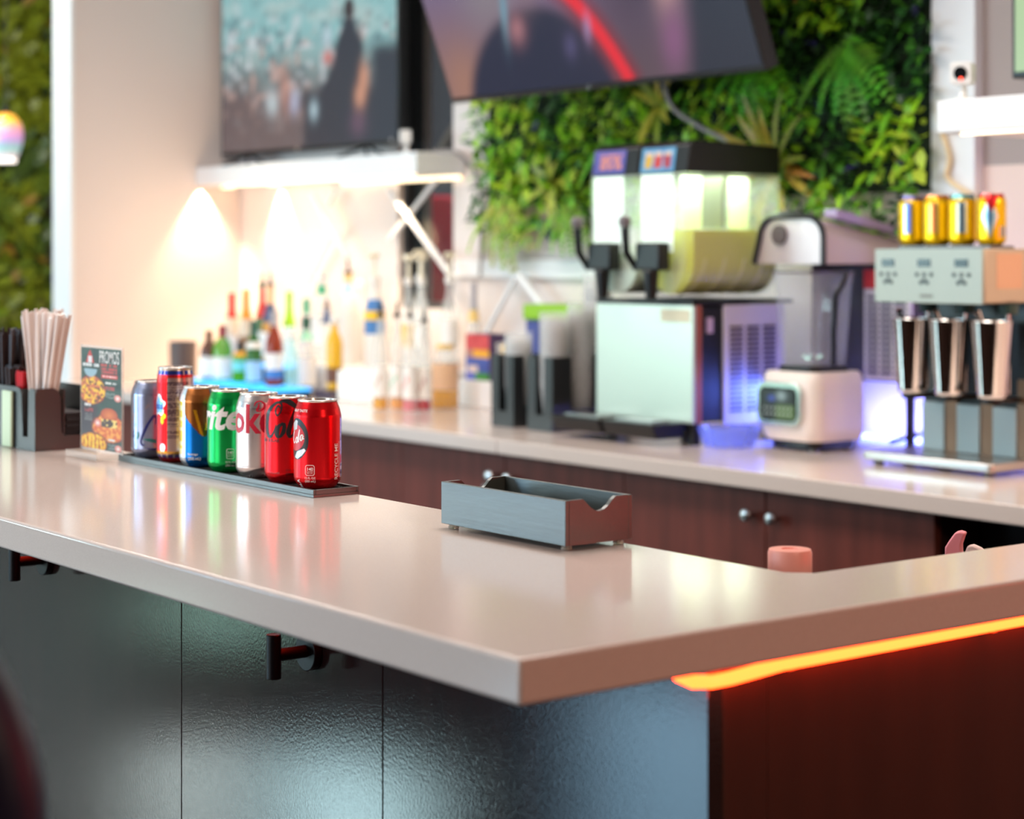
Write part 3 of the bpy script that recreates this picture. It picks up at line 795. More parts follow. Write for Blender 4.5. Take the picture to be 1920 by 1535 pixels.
# ------------------------------------------------------------------ drink cans
CT = TOP + 0.0075          # top of the mat the cans stand on
def can_profile(R, H, neck):
    """(radius, height) outline from the base rim to the lid seam"""
    return [(R * 0.70, 0.0), (R * 0.76, 0.0015), (R * 0.86, 0.006), (R * 0.965, 0.0105), (R, 0.0155), (R, H - 0.0235), (R * 0.99, H - 0.0205),
            (neck + (R - neck) * 0.62, H - 0.0125), (neck + (R - neck) * 0.12, H - 0.0045), (neck, H - 0.003)]
def prof_at(prof):
    def f(z):
        for (r0, z0), (r1, z1) in zip(prof, prof[1:]):
            if z <= z1: 
                t = (z - z0) / (z1 - z0) if z1 > z0 else 0
                return r0 + (r1 - r0) * max(0, min(1, t))
        return prof[-1][0]
    return f
def make_can(loc, R, H, neck, colf, label, face, group=None, na=128, nv=70, mat_print=None):
    """colf(s, z): s = arc length in metres from the middle of the visible side"""
    c = thing('drink_can', label, 'can', loc, 0, group)
    pr = can_profile(R, H, neck); pf = prof_at(pr)
    zs = sorted(set([z for _, z in pr] + [H * 0.13 + (H * 0.87 - H * 0.13) * i / nv for i in range(nv + 1)] + [H - 0.0225 + 0.019 * i / 8 for i in range(9)]))
    zs = [z for z in zs if 0 <= z <= H - 0.003]
    b = MB()
    for z in zs:
        r = pf(z)
        for i in range(na + 1):
            a = face - pi + 2 * pi * i / na
            b.v.append((r * cos(a), r * sin(a), z)); b.c.append(colf((a - face) * R, z))
    for j in range(len(zs) - 1):
        for i in range(na):
            p = j * (na + 1) + i
            b.f.append((p, p + 1, p + na + 2, p + na + 1)); b.mi.append(0)
    b.f.append(tuple(reversed(range(na)))); b.mi.append(0)
    body = b.build('body', mat_print or M_CANPRINT, c, sharp=40)
    lid = MB().lathe([(neck, H - 0.0032), (neck + 0.0008, H - 0.0024), (neck + 0.0008, H - 0.0006), (neck, H), (neck - 0.0016, H - 0.0004), (neck - 0.0024, H - 0.004), (neck - 0.006, H - 0.0045), (0.002, H - 0.0042)], 48, cap0=False)
    ld = lid.build('lid', M_ALU, c, sharp=60)
    t = MB().prism(rrect(0, 0, 0.013, 0.022, 0.006), 'z', H - 0.0040, H - 0.0026)
    t.build('pull_tab', M_ALU, c, loc=(0.0035 * cos(face), 0.0035 * sin(face), 0), rot=None)
    return c, body, pf
def lettering(c, pf, items, R):
    """items: (verts, faces, s, z, material, rot90) -> one child mesh each"""
    for it in items:
        vs, fs, s, z, m = it[:5]
        rot90 = it[5] if len(it) > 5 else False
        nm = it[6] if len(it) > 6 else 'lettering'
        ov, of = wrap(vs, fs, pf, c['face'] + s / R, z, 0.00022 + (it[7] if len(it) > 7 else 0), rot90=rot90)
        b = MB(); b.add(ov, of); b.build(nm, m, c, smooth=True, sharp=70)
def rounded_box_outline(w, h, r, t):
    o = rrect(0, h / 2, w, h, r, 4); i = rrect(0, h / 2, w - 2 * t, h - 2 * t, max(r - t, 0.0002), 4)
    n = len(o); return o + i, [(k, (k + 1) % n, n + (k + 1) % n, n + k) for k in range(n)]
def polyfan(pts):
    return list(pts), [tuple(range(len(pts)))]
def ellipse(cx, cy, rx, ry, n=28, a0=0, a1=360):
    return [(cx + rx * cos(radians(a0 + (a1 - a0) * i / n)), cy + ry * sin(radians(a0 + (a1 - a0) * i / n))) for i in range(n + (0 if a1 - a0 == 360 else 1))]

M_INKW = mat('white_ink', rgb(246, 240, 236), 0.4)
M_INKK = mat('black_ink', rgb(24, 22, 26), 0.35)
M_INKR = mat('red_ink', rgb(206, 28, 58), 0.35)
M_INKN = mat('navy_ink', rgb(34, 40, 112), 0.35)
M_INKT = mat('teal_ink', rgb(48, 128, 122), 0.35)
M_INKG = mat('grey_ink', rgb(128, 110, 114), 0.4)
M_INKS = mat('silver_ink', rgb(206, 204, 206), 0.3, metal=0.4)
M_INKY = mat('yellow_ink', rgb(244, 206, 40), 0.4)

RED = rgb(222, 12, 24)
R12, H12, N12 = 0.0331, 0.1222, 0.0268
CY = 1.4175
def fa(x, y): return atan2(-y, -x)

# 7: red cola can nearest the camera
def col7(s, z):
    if s > 0.0405 and s < 0.075 and 0.012 < z < 0.097:
        q = vnoise(s * 4000, z * 1800, 5)
        if z < 0.034: return mixc(rgb(226, 216, 210), rgb(60, 50, 50), 1.0 if vnoise(0.5, z * 1400, 6) > 0.55 else 0.0)
        if z < 0.046: return rgb(222, 40, 50)
        base = rgb(232, 214, 220) if s < 0.0445 else rgb(140, 120, 214)
        return mixc(base, rgb(120, 96, 130), 0.7 if (vnoise(0.3, z * 1500, 7) > 0.55 and q > 0.45) else 0.0)
    return RED
def place7():
    x = -2.314
    c, body, pf = make_can((x, CY, CT), R12, H12, N12, col7, 'red cola can with round badge and RECYCLE ME text, frontmost of the row', fa(x, CY), 'drink cans on the bar mat')
    c['face'] = fa(x, CY)
    items = []
    v, f = text_mesh('RECYCLE ME', 0.0088, bold=0.0001, align='LEFT'); items.append((v, f, 0.0322, 0.0125, M_INKW, True))
    v, f = [( 0, -0.0006), (0.048, -0.0006), (0.048, 0.0), (0, 0)], [(0, 1, 2, 3)]; items.append((v, f, 0.0352, 0.017, M_INKW, True, 'print_line'))
    v, f = text_mesh('140', 0.0062, bold=0.0001); items.append((v, f, -0.0108, 0.0263, M_INKW))
    v, f = text_mesh('CALORIES', 0.0021); items.append((v, f, -0.0108, 0.0240, M_INKW))
    v, f = text_mesh('PER CAN', 0.0021); items.append((v, f, -0.0108, 0.0218, M_INKW))
    v, f = rounded_box_outline(0.0135, 0.0145, 0.003, 0.0007); items.append((v, f, -0.0108, 0.0195, M_INKW, False, 'calorie_badge'))
    v, f = text_mesh('12 FL OZ', 0.0040, bold=0.00004); items.append((v, f, -0.0108, 0.0148, M_INKW))
    v, f = text_mesh('(355 mL)', 0.0042, bold=0.00004); items.append((v, f, -0.0108, 0.0104, M_INKW))
    v, f = text_mesh('GREAT TASTE', 0.0050, bold=0.0001, align='RIGHT'); items.append((v, f, -0.0150, 0.1062, M_INKW))
    # round badge: black disc, red field, white script, silver panel
    v, f = polyfan(ellipse(0, 0, 0.0205, 0.0285, 40)); items.append((v, f, -0.0330, 0.0690, M_INKK, False, 'badge', 0.0))
    v, f = polyfan(ellipse(-0.004, 0.002, 0.0185, 0.0185, 40)); items.append((v, f, -0.0330, 0.0690, mat('badge_red', rgb(214, 24, 36), 0.3), False, 'badge', 0.00012))
    v, f = polyfan([(-0.006, -0.0255), (0.0, -0.0175), (0.014, -0.0125), (0.0165, -0.0155), (0.010, -0.0225), (0.001, -0.0275)]); items.append((v, f, -0.0330, 0.0690, M_INKS, False, 'badge', 0.00024))
    v, f = polyfan([(-0.010, 0.010), (-0.012, 0.020), (-0.002, 0.0262), (0.002, 0.0245), (0.0, 0.0135)]); items.append((v, f, -0.0330, 0.0690, M_INKS, False, 'badge', 0.00024))
    sc = [stroke([(-0.006, 0.008), (-0.010, 0.003), (-0.0105, -0.004), (-0.007, -0.008), (-0.003, -0.005)], [0.002, 0.003, 0.0034, 0.002, 0.0008]),
          stroke([(0.001, 0.001), (-0.002, -0.003), (-0.0005, -0.0075), (0.0025, -0.004), (0.001, 0.001)], [0.0014, 0.0028, 0.0018, 0.0026, 0.0014]),
          stroke([(0.0065, 0.011), (0.0045, 0.003), (0.0035, -0.005), (0.0055, -0.005)], [0.0018, 0.0028, 0.0026, 0.001]),
          stroke([(0.0125, 0.004), (0.009, 0.003), (0.0075, -0.002), (0.010, -0.0035), (0.0125, 0.003), (0.012, -0.001), (0.0145, -0.001)], [0.0014, 0.002, 0.0026, 0.0016, 0.0022, 0.0024, 0.001])]
    for v, f in sc: items.append((v, f, -0.0335, 0.0710, M_INKW, False, 'lettering', 0.00036))
    v, f = text_mesh('COLA', 0.0075, bold=0.0002, align='RIGHT'); items.append((v, f, -0.0285, 0.0135, M_INKW, True))
    lettering(c, pf, items, R12)
place7()

# 6: red can with big black script
def col6(s, z): return RED
def place6():
    x = -2.394
    c, body, pf = make_can((x, CY, CT), R12, H12, N12, col6, 'red sugar-free cola can with large black script, second nearest in the row', fa(x, CY), 'drink cans on the bar mat')
    c['face'] = fa(x, CY)
    items = []
    S = 0.001
    def st(pts, ws, s=-0.0, z=0.0):
        v, f = stroke([(p[0] * S * 1.08, p[1] * S * 1.14) for p in pts], [w * S * 1.75 for w in ws], 8); items.append((v, f, s, z, M_INKK))
    # C: loop at top then bowl, then the sweeping overline
    st([(-2, 29), (-6, 32), (-9, 26), (-6, 20), (-1, 26), (-1, 34), (-8, 36), (-17, 30), (-23, 20), (-25, 6), (-22, -4), (-16, -6), (-10, 2), (-8, 9)],
       [1, 1.4, 1.6, 1.2, 1.2, 1.4, 2.0, 3.4, 5.0, 5.2, 4.0, 2.2, 1.4, 0.8], -0.009, 0.0735)
    st([(-9, 35), (2, 38), (12, 36), (20, 30), (26, 22)], [1.2, 2.6, 4.4, 3.6, 1.2], -0.009, 0.0735)
    # o, l, a
    st([(0, 10), (-6, 6), (-8, -3), (-4, -6), (1, 0), (2, 8), (-1, 11), (4, 10)], [1.6, 3.4, 4.2, 2.0, 3.4, 3.0, 1.2, 0.8], -0.0075, 0.0735)
    st([(15, 27), (11, 14), (7, 0), (9, -6), (13, -2)], [1.6, 3.6, 4.2, 2.4, 0.9], -0.0065, 0.0735)
    st([(23, 10), (18, 8), (15, -1), (18, -5), (22, 2), (24, 11), (22, -1), (24, -5), (28, -1)], [1.6, 3.0, 4.0, 1.6, 2.6, 3.0, 3.6, 2.0, 0.8], -0.0065, 0.0735)
    v, f = text_mesh('ZERO SUGAR', 0.0062, bold=0.00012, align='RIGHT'); items.append((v, f, -0.0125, 0.0590, M_INKK))
    v, f = text_mesh('0 CALORIES', 0.0034, align='RIGHT'); items.append((v, f, -0.012, 0.0145, M_INKG))
    v, f = text_mesh('12 FL OZ', 0.0040, bold=0.00005); items.append((v, f, 0.0045, 0.0185, M_INKK))
    v, f = text_mesh('(355 mL)', 0.0040, bold=0.00005); items.append((v, f, 0.0045, 0.0135, M_INKK))
    lettering(c, pf, items, R12)
place6()

# 5: silver can with red letters
SIL = rgb(226, 218, 216)
def place5():
    x = -2.477
    c, body, pf = make_can((x, CY, CT), R12, H12, N12, lambda s, z: SIL, 'silver diet cola can with bold red letters between green and red cans', fa(x, CY), 'drink cans on the bar mat',
                           mat_print=mat('silver_can_print', (1, 1, 1), 0.25, metal=0.9, attr=True))
    c['face'] = fa(x, CY)
    items = []
    v, f = text_mesh('oke', 0.057, bold=0.0014, align='LEFT', stretch=0.80)
    items.append((v, f, -0.0465, 0.0667, M_INKR))
    S = 0.001
    for pts, ws in (([(-4, 10), (-5, 4), (-7, 0), (-3, -1), (3, 3), (4, 9), (-2, 13), (-9, 11), (-11, 6)], [1, 2, 2, 1, 2, 2.2, 1.2, 1.4, 0.6]),
                    ([(8, 5), (6.5, 0), (9, 0.5)], [1.2, 1.6, 0.8]), ([(8.6, 8.6), (9, 8.0)], [1.3, 1.3]),
                    ([(10.5, 2.5), (14, 4), (13, 6), (11, 3), (12, 0), (16, 2)], [0.8, 1.4, 1, 1.6, 1.4, 0.6]),
                    ([(19, 11), (17, 3), (18, 0), (21, 2)], [1, 1.8, 1.4, 0.6])):
        v, f = stroke([(p[0] * S, p[1] * S) for p in pts], [w * S * 1.5 for w in ws]); items.append((v, f, 0.0045, 0.0985, M_INKR))
    v, f = text_mesh('0 CALORIES', 0.0032); items.append((v, f, -0.024, 0.0165, M_INKG))
    v, f = text_mesh('12 FL OZ', 0.0038, bold=0.00004); items.append((v, f, 0.0100, 0.0195, M_INKG))
    v, f = text_mesh('(355 mL)', 0.0038, bold=0.00004); items.append((v, f, 0.0100, 0.0142, M_INKG))
    lettering(c, pf, items, R12)
place5()

# 4: green can
GRN = rgb(10, 164, 74)
def place4():
    x = -2.563
    c, body, pf = make_can((x, CY, CT), R12, H12, N12, lambda s, z: GRN, 'green lemon-lime soda can with slanted white letters', fa(x, CY), 'drink cans on the bar mat')
    c['face'] = fa(x, CY)
    items = []
    v, f = text_mesh('Sprite', 0.053, shear=0.26, bold=0.0016, align='RIGHT', stretch=1.0); items.append((v, f, 0.0160, 0.0655, M_INKW))
    v, f = text_mesh('140', 0.0056, bold=0.0001); items.append((v, f, 0.0010, 0.0290, M_INKW))
    v, f = text_mesh('CALORIES', 0.0020); items.append((v, f, 0.0010, 0.0268, M_INKW))
    v, f = text_mesh('PER CAN', 0.0020); items.append((v, f, 0.0010, 0.0246, M_INKW))
    v, f = rounded_box_outline(0.0115, 0.0150, 0.0022, 0.0007); items.append((v, f, 0.0010, 0.0215, M_INKW, False, 'calorie_badge'))
    v, f = text_mesh('12 FL OZ', 0.0038, bold=0.00006); items.append((v, f, 0.0010, 0.0155, M_INKW))
    v, f = text_mesh('(355 mL)', 0.0038, bold=0.00006); items.append((v, f, 0.0010, 0.0106, M_INKW))
    lettering(c, pf, items, R12)
place4()

# 3: blue can with brown bottle motif
def col3(s, z):
    blue = rgb(0, 112, 196)
    if s > 0.0150: 
        c = rgb(0, 150, 170)
        if z > 0.057 and s < 0.026: 
            c = rgb(150, 190, 200) if (vnoise(s * 900, z * 420, 3) > 0.5) else rgb(20, 110, 140)
        return c
    if s < -0.0285: 
        c = rgb(226, 232, 236)
        if s < -0.0325 and 0.02 < z < 0.10: c = mixc(rgb(240, 232, 170), rgb(226, 190, 60), 1.0 if vnoise(0.2, z * 260, 4) > 0.5 else 0)
        return c
    c = mixc(blue, rgb(226, 236, 244), sstep(-0.0255, -0.0290, s))
    # drop shaped brown bottle shoulder hanging from the top
    bot = 0.048; top = 0.0975
    if z > 0.0985: return rgb(176, 106, 52) if s < 0.0150 else rgb(30, 80, 150)
    wid = 0.0240 * sqrt(max(0, (z - bot) / (top - bot)))
    ctr = -0.006 + 0.010 * (1 - sstep(bot, top - 0.01, z))
    left = ctr - wid - 0.005 * sstep(bot, top, z); right = min(0.0140, ctr + wid * 0.7 + 0.002)
    if z > bot and left < s < right:
        c = mixc(rgb(150, 84, 30), rgb(94, 56, 22), sstep(left, right, s))
        if abs(s - (-0.009 + (0.085 - z) * 0.28)) < 0.0022 and z < 0.088: c = rgb(222, 160, 30)
        if abs(s - (0.0115 - (0.085 - z) * 0.12)) < 0.0022 and 0.058 < z < 0.092: c = rgb(232, 176, 40)
        if min(s - left, right - s) < 0.0013 and z < 0.085: c = rgb(110, 64, 20)
    return c
def place3():
    x = -2.652
    c, body, pf = make_can((x, CY, CT), R12, H12, N12, col3, 'blue drink can with brown and gold drop motif, left of the green can', fa(x, CY), 'drink cans on the bar mat', na=200, nv=90)
    c['face'] = fa(x, CY)
    items = []
    v, f = text_mesh('Beverage', 0.0044, bold=0.0001, align='LEFT'); items.append((v, f, -0.0215, 0.0195, M_INKW))
    v, f = text_mesh('(355 mL)', 0.0056, bold=0.00015, align='LEFT'); items.append((v, f, -0.0215, 0.0125, M_INKW))
    lettering(c, pf, items, R12)
place3()

# 2: tall red can with grey facts panel
RS, HS, NS = 0.0287, 0.1475, 0.0258
def col2(s, z):
    if z > HS - 0.0115: 
        if z < HS - 0.0045: return rgb(44, 64, 150) if vnoise(s * 420, 0.5, 2) > 0.32 else rgb(236, 226, 226)
        return rgb(214, 190, 160)
    if z > HS - 0.0155: return rgb(212, 40, 40)
    if z < 0.0062: return rgb(212, 50, 50)
    if z < 0.0118: return rgb(226, 222, 224) if (int((s + 0.2) * 260) % 3 == 0) else rgb(36, 92, 176)
    if z < 0.0165: return rgb(236, 170, 24)
    if s > -0.0125:
        c = rgb(186, 156, 148) if s < 0.022 else rgb(206, 180, 176)
        row = vnoise(0.37, z * 620, 31) > 0.46; txt = vnoise(s * 900, z * 620, 32)
        if s < 0.022 and 0.038 < z < HS - 0.02 and row and txt > 0.30: c = rgb(118, 92, 96)
        return c
    c = rgb(226, 18, 26)
    dx = s + 0.030; dz = z - 0.088
    if hypot(dx / 0.0125, dz / 0.0155) < 1.0 + 0.18 * sin(5 * atan2(dz, dx)): c = rgb(240, 236, 240)
    if hypot(dx / 0.0095, dz / 0.0120) < 1.0 + 0.18 * sin(5 * atan2(dz, dx)): c = rgb(120, 168, 226)
    if hypot((s + 0.019) / 0.0038, (z - 0.072) / 0.0042) < 1: c = rgb(240, 200, 30)
    if hypot((s + 0.022) / 0.0030, (z - 0.066) / 0.0065) < 1: c = rgb(240, 200, 30)
    if hypot((s + 0.0215) / 0.0052, (z - 0.0235) / 0.0062) < 1: c = rgb(228, 216, 216)
    return c
def place2():
    x = -2.737
    c, body, pf = make_can((x, CY, CT), RS, HS, NS, col2, 'tall slim red can with grey facts panel, tallest of the row', fa(x, CY), 'drink cans on the bar mat', na=220, nv=150)
    c['face'] = fa(x, CY)
    v, f = text_mesh('Fanta', 0.014, shear=0.1, bold=0.0004, align='RIGHT'); 
    lettering(c, pf, [(v, f, -0.0205, 0.083, mat('blue_ink', rgb(40, 96, 190), 0.35), False)], RS)
place2()

# 1: lilac sparkling water can, leftmost
def col1(s, z):
    c = mixc(rgb(150, 158, 186), rgb(176, 160, 180), sstep(-0.02, 0.03, s))
    c = mixc(c, rgb(196, 204, 222), sstep(-0.022, -0.034, s) * 0.7)
    n = vnoise(s * 180 - z * 90, z * 60, 8)
    c = mixc(c, rgb(214, 172, 156), sstep(0.55, 0.8, n) * sstep(0.045, 0.07, z) * sstep(0.10, 0.08, z) * 0.7)
    return c
def place1():
    x = -2.816
    c, body, pf = make_can((x, CY, CT), R12, H12, N12, col1, 'lilac blue sparkling water can with dark blue script, farthest left of the row', fa(x, CY), 'drink cans on the bar mat')
    c['face'] = fa(x, CY)
    items = []; S = 0.001
    def st(pts, ws, m):
        v, f = stroke([(p[0] * S, p[1] * S) for p in pts], [w * S * 1.8 for w in ws]); items.append((v, f, -0.006, 0.034, m))
    st([(12, 21), (13.5, 30), (9, 33.5), (2, 25), (-7, 8), (-12, -6), (-10, -12), (-5, -11)], [2.2, 2.6, 2.2, 2.4, 2.6, 2.4, 1.8, 0.8], M_INKN)
    st([(16, 6), (17.5, 11), (20.5, 12), (21, 7)], [1.4, 1.8, 1.8, 1], M_INKN)
    st([(-8, -3), (4, -4.5), (14, -7), (26, -6)], [0.6, 3.0, 3.4, 1.0], M_INKT)
    st([(-4, -17), (8, -18.5), (20, -16.5)], [0.4, 1.6, 0.6], M_INKN)
    st([(-19, 9), (-17, 5), (-18, 0), (-21, -3)], [0.8, 2.4, 2.6, 0.8], M_INKT)
    st([(-24, 18), (-23, 21)], [1.0, 0.6], M_INKN)
    st([(-28, 10), (-30, 4), (-29, -2)], [1.0, 2.0, 0.8], M_INKN)
    v, f = text_mesh('PURE', 0.0058, bold=0.0001, align='LEFT'); items.append((v, f, 0.0035, 0.094, mat('pink_ink', rgb(206, 150, 170), 0.4)))
    lettering(c, pf, items, R12)
place1()

# ------------------------------------------------------------------ bar mat the cans stand on
bm_ = thing('bar_mat', 'long black rubber bar mat with studs under the row of cans', 'mat', (-2.862, 1.381, TOP + 0.0004))
LM, WM = 0.597, 0.0735
MB().box(0, 0, 0, LM, WM, 0.0035).build('base', M_RUBBER, bm_)
rim = MB()
rim.box(0, 0, 0.0036, LM, 0.0035, 0.0105).box(0, WM - 0.0035, 0.0036, LM, WM, 0.0105).box(0, 0.0036, 0.0036, 0.0035, WM - 0.0036, 0.0105).box(LM - 0.0035, 0.0036, 0.0036, LM, WM - 0.0036, 0.0105)
rim.build('rim', M_RUBBER, bm_, bevel=0.0006, seg=2)
nb = MB()
nx = 104; ny = 11
for i in range(nx):
    for j in range(ny):
        x = 0.0065 + (LM - 0.013) * i / (nx - 1); y = 0.0068 + (WM - 0.0136) * j / (ny - 1)
        nb.cyl((x, y, 0.0036), (x, y, 0.0070), 0.00165, 0.0013, 6)
o = nb.build('stud', M_RUBBER, bm_); o['kind'] = 'stuff'

# ------------------------------------------------------------------ black open tray box on the counter
M_BWOOD = mat('black_stained_wood', rgb(40, 46, 42), 0.42, bump=(160, 0.12, (0.15, 1, 1)), mottle=(30, rgb(50, 57, 52), 0.35, 0.65, (0.1, 1, 1)), spec=1.0, ior=1.65)
bx = thing('napkin_tray', 'black wooden open tray with dipped ends near the counter corner', 'tray', (-1.925, 1.3535, TOP + 0.0005), radians(0.6))
BL, BW, BH, BT = 0.2365, 0.0985, 0.0505, 0.0055
f0 = 0.0055
MB().box(0, 0, f0, BL, BT, f0 + BH).build('front_wall', M_BWOOD, bx, bevel=0.0006)
MB().box(0, BW - BT, f0, BL, BW, f0 + BH).build('rear_wall', M_BWOOD, bx, bevel=0.0006)
MB().box(BT + .0002, BT + .0002, f0, BL - BT - .0002, BW - BT - .0002, f0 + 0.005).build('floor_board', M_BWOOD, bx)
prof = [(BT + .0002, f0), (BW - BT - .0002, f0), (BW - BT - .0002, f0 + BH), (0.0740, f0 + BH), (0.0690, f0 + BH - 0.0035), (0.0630, f0 + BH - 0.0095), (0.0565, f0 + BH - 0.0135),
        (0.0495, f0 + BH - 0.0150), (0.0425, f0 + BH - 0.0135), (0.0360, f0 + BH - 0.0095), (0.0300, f0 + BH - 0.0035), (0.0255, f0 + BH), (BT + .0002, f0 + BH)]
for x in (0.0, BL - BT):
    MB().prism(prof, 'x', x, x + BT).build('end_wall', M_BWOOD, bx, smooth=False)
M_FOOT = mat('clear_rubber_foot', rgb(226, 218, 206), 0.2, trans=0.6, ior=1.3)
for x in (0.012, BL - 0.010):
    for y in (0.010, BW - 0.012):
        MB().lathe([(0.0060, 0), (0.0066, 0.0015), (0.0052, 0.0052)], 16, (x, y)).build('foot', M_FOOT, bx)

# ------------------------------------------------------------------ napkin and straw caddy at the left
cd = thing('bar_caddy', 'black plastic bar caddy with straws and napkins at the left end', 'caddy', (-3.345, 1.330, TOP + 0.0005))
CL, CW, CH = 0.275, 0.112, 0.104
# front wall with U cuts, end walls with window cuts, rear wall, dividers, base
fp = [(0, 0), (CL, 0), (CL, CH - 0.006), (CL - 0.006, CH), (CL - 0.021, CH), (CL - 0.027, CH - 0.007), (CL - 0.029, 0.022), (CL - 0.050, 0.022), (CL - 0.056, CH - 0.012), (CL - 0.062, CH - 0.003), (CL - 0.075, CH),
      (0.075, CH), (0.06, CH - 0.004), (0.054, 0.022), (0.031, 0.022), (0.027, CH - 0.007), (0.021, CH), (0.006, CH), (0, CH - 0.006)]
MB().prism(fp, 'y', 0, 0.0035).build('front_wall', M_BLACKP, cd, smooth=False)
ep = [(0.0037, 0), (CW, 0), (CW, CH - 0.006), (CW - 0.004, CH - 0.002), (CW - 0.010, CH - 0.002), (CW - 0.016, CH - 0.008), (CW - 0.022, CH - 0.022), (CW - 0.024, 0.030), (CW - 0.030, 0.024), (0.052, 0.024), (0.048, 0.030), (0.046, CH - 0.014), (0.042, CH - 0.005), (0.034, CH), (0.0037, CH)]
for x in (0, CL - 0.0035):
    MB().prism(ep, 'x', x, x + 0.0035).build('end_wall', M_BLACKP, cd, smooth=False)
MB().box(0.0037, CW - 0.0035, 0, CL - 0.0037, CW, CH).build('rear_wall', M_BLACKP, cd)
MB().box(0.0037, 0.0037, 0.0, CL - 0.0037, CW - 0.0037, 0.004).build('base', M_BLACKP, cd)
MB().box(0.0037, 0.0525, 0.0042, CL - 0.0037, 0.0550, CH - 0.002).build('divider', M_BLACKP, cd)
for x in (0.062, CL / 2 - 0.012, CL - 0.066):
    MB().box(x, 0.0037, 0.0042, x + 0.003, 0.0523, CH - 0.003).build('divider', M_BLACKP, cd)
cx0, cy0, cz0 = -3.345, 1.330, TOP + 0.005
M_NAP = mat('dark_napkin_paper', rgb(54, 48, 50), 0.9)
for i in range(11):
    o = MB().box(-0.058, -0.0225, 0, 0.058, 0.0225, 0.0048).build('napkin', M_NAP, loc=(cx0 + CL - 0.066 + random.uniform(-.002, .002), cy0 + 0.0815, cz0 + 0.0006 + i * 0.0052), bevel=0.0015)
    o.rotation_euler = (0, 0, random.uniform(-0.02, 0.02))
    tag(o, 'dark grey folded napkin stacked in the right side of the caddy', 'napkin', 'dark napkins in the caddy')
o = MB().box(-0.020, -0.003, 0, 0.020, 0.003, 0.096).build('napkin', mat('mint_reflection', rgb(206, 226, 196), 0.7), loc=(cx0 + CL - 0.104, cy0 - 0.0045, TOP + 0.0008), bevel=0.0025)  # added sheet stands in for the mint reflection on the caddy
tag(o, 'pale mint sheet standing in for a reflection on the front of the black caddy', 'reflection sheet')

# straws
rnd = random.Random(5)
M_STRAW = mat('paper_wrapped_straw', rgb(238, 222, 214), 0.5)
M_STRAWB = mat('black_straw', rgb(52, 34, 32), 0.3, spec=0.7)
M_STIR = mat('red_stirrer', rgb(214, 14, 30), 0.35)
def straw_mesh(name, L, r, m, cap=True):
    b = MB()
    b.cyl((0, 0, 0), (0, 0, L), r, n=8)
    o = b.build(name, m)
    return o
def bundle(proto, n, cx, cy, cz, rx, ry, lean, label, cat, group, tilt0=(0, 0), len_j=0.01, mats=None):
    for i in range(n):
        o = proto if i == 0 else proto.copy()
        if i: COL.objects.link(o)
        if mats and i:
            o.data = mats[i % len(mats)]
        for _ in range(40):
            u = rnd.uniform(-1, 1); v = rnd.uniform(-1, 1)
            if u * u + v * v <= 1: break
        o.location = (cx + rx * u, cy + ry * v, cz + rnd.uniform(0, len_j))
        tx = tilt0[0] + lean * u + rnd.uniform(-0.025, 0.025); ty = tilt0[1] + lean * v * 0.3 + rnd.uniform(-0.025, 0.025)
        o.rotation_euler = (-ty, tx, 0)
        tag(o, label, cat, group)
SM = []
for q in ((244, 232, 226), (254, 251, 250), (218, 196, 186), (236, 220, 214)):
    q_ = straw_mesh('straw', 0.222, 0.0032, mat('paper_straw_%d' % q[0], rgb(*q), 0.5)); SM.append(q_.data); bpy.data.objects.remove(q_)
bundle(straw_mesh('straw', 0.222, 0.0032, M_STRAW), 52, cx0 + CL - 0.039, cy0 + 0.030, cz0 + 0.0002, 0.007, 0.013, 0.28, 'pale paper-wrapped straw in the fanned bunch standing in the caddy', 'straw', 'pale wrapped straws in the caddy', (0.0, 0.02), 0.012, SM)
bundle(straw_mesh('stirrer', 0.118, 0.0022, M_STIR), 46, cx0 + 0.186, cy0 + 0.026, cz0 + 0.0002, 0.016, 0.014, 0.10, 'red stirrer in the short tight bunch at the front of the caddy', 'stirrer', 'red stirrers in the caddy', (0.03, -0.02), 0.008)
bundle(straw_mesh('straw', 0.185, 0.0030, M_STRAWB), 46, cx0 + 0.104, cy0 + 0.030, cz0 + 0.0002, 0.018, 0.016, 0.17, 'dark straw in the bunch at the far left of the caddy', 'straw', 'dark straws in the caddy', (0.0, 0.0), 0.012)
bundle(straw_mesh('straw', 0.128, 0.0030, MATS['black_straw']), 30, cx0 + 0.150, cy0 + 0.020, cz0 + 0.0002, 0.014, 0.010, 0.08, 'short glossy black straw in front of the taller dark straws', 'straw', 'short black straws in the caddy', (0.03, -0.03), 0.006)

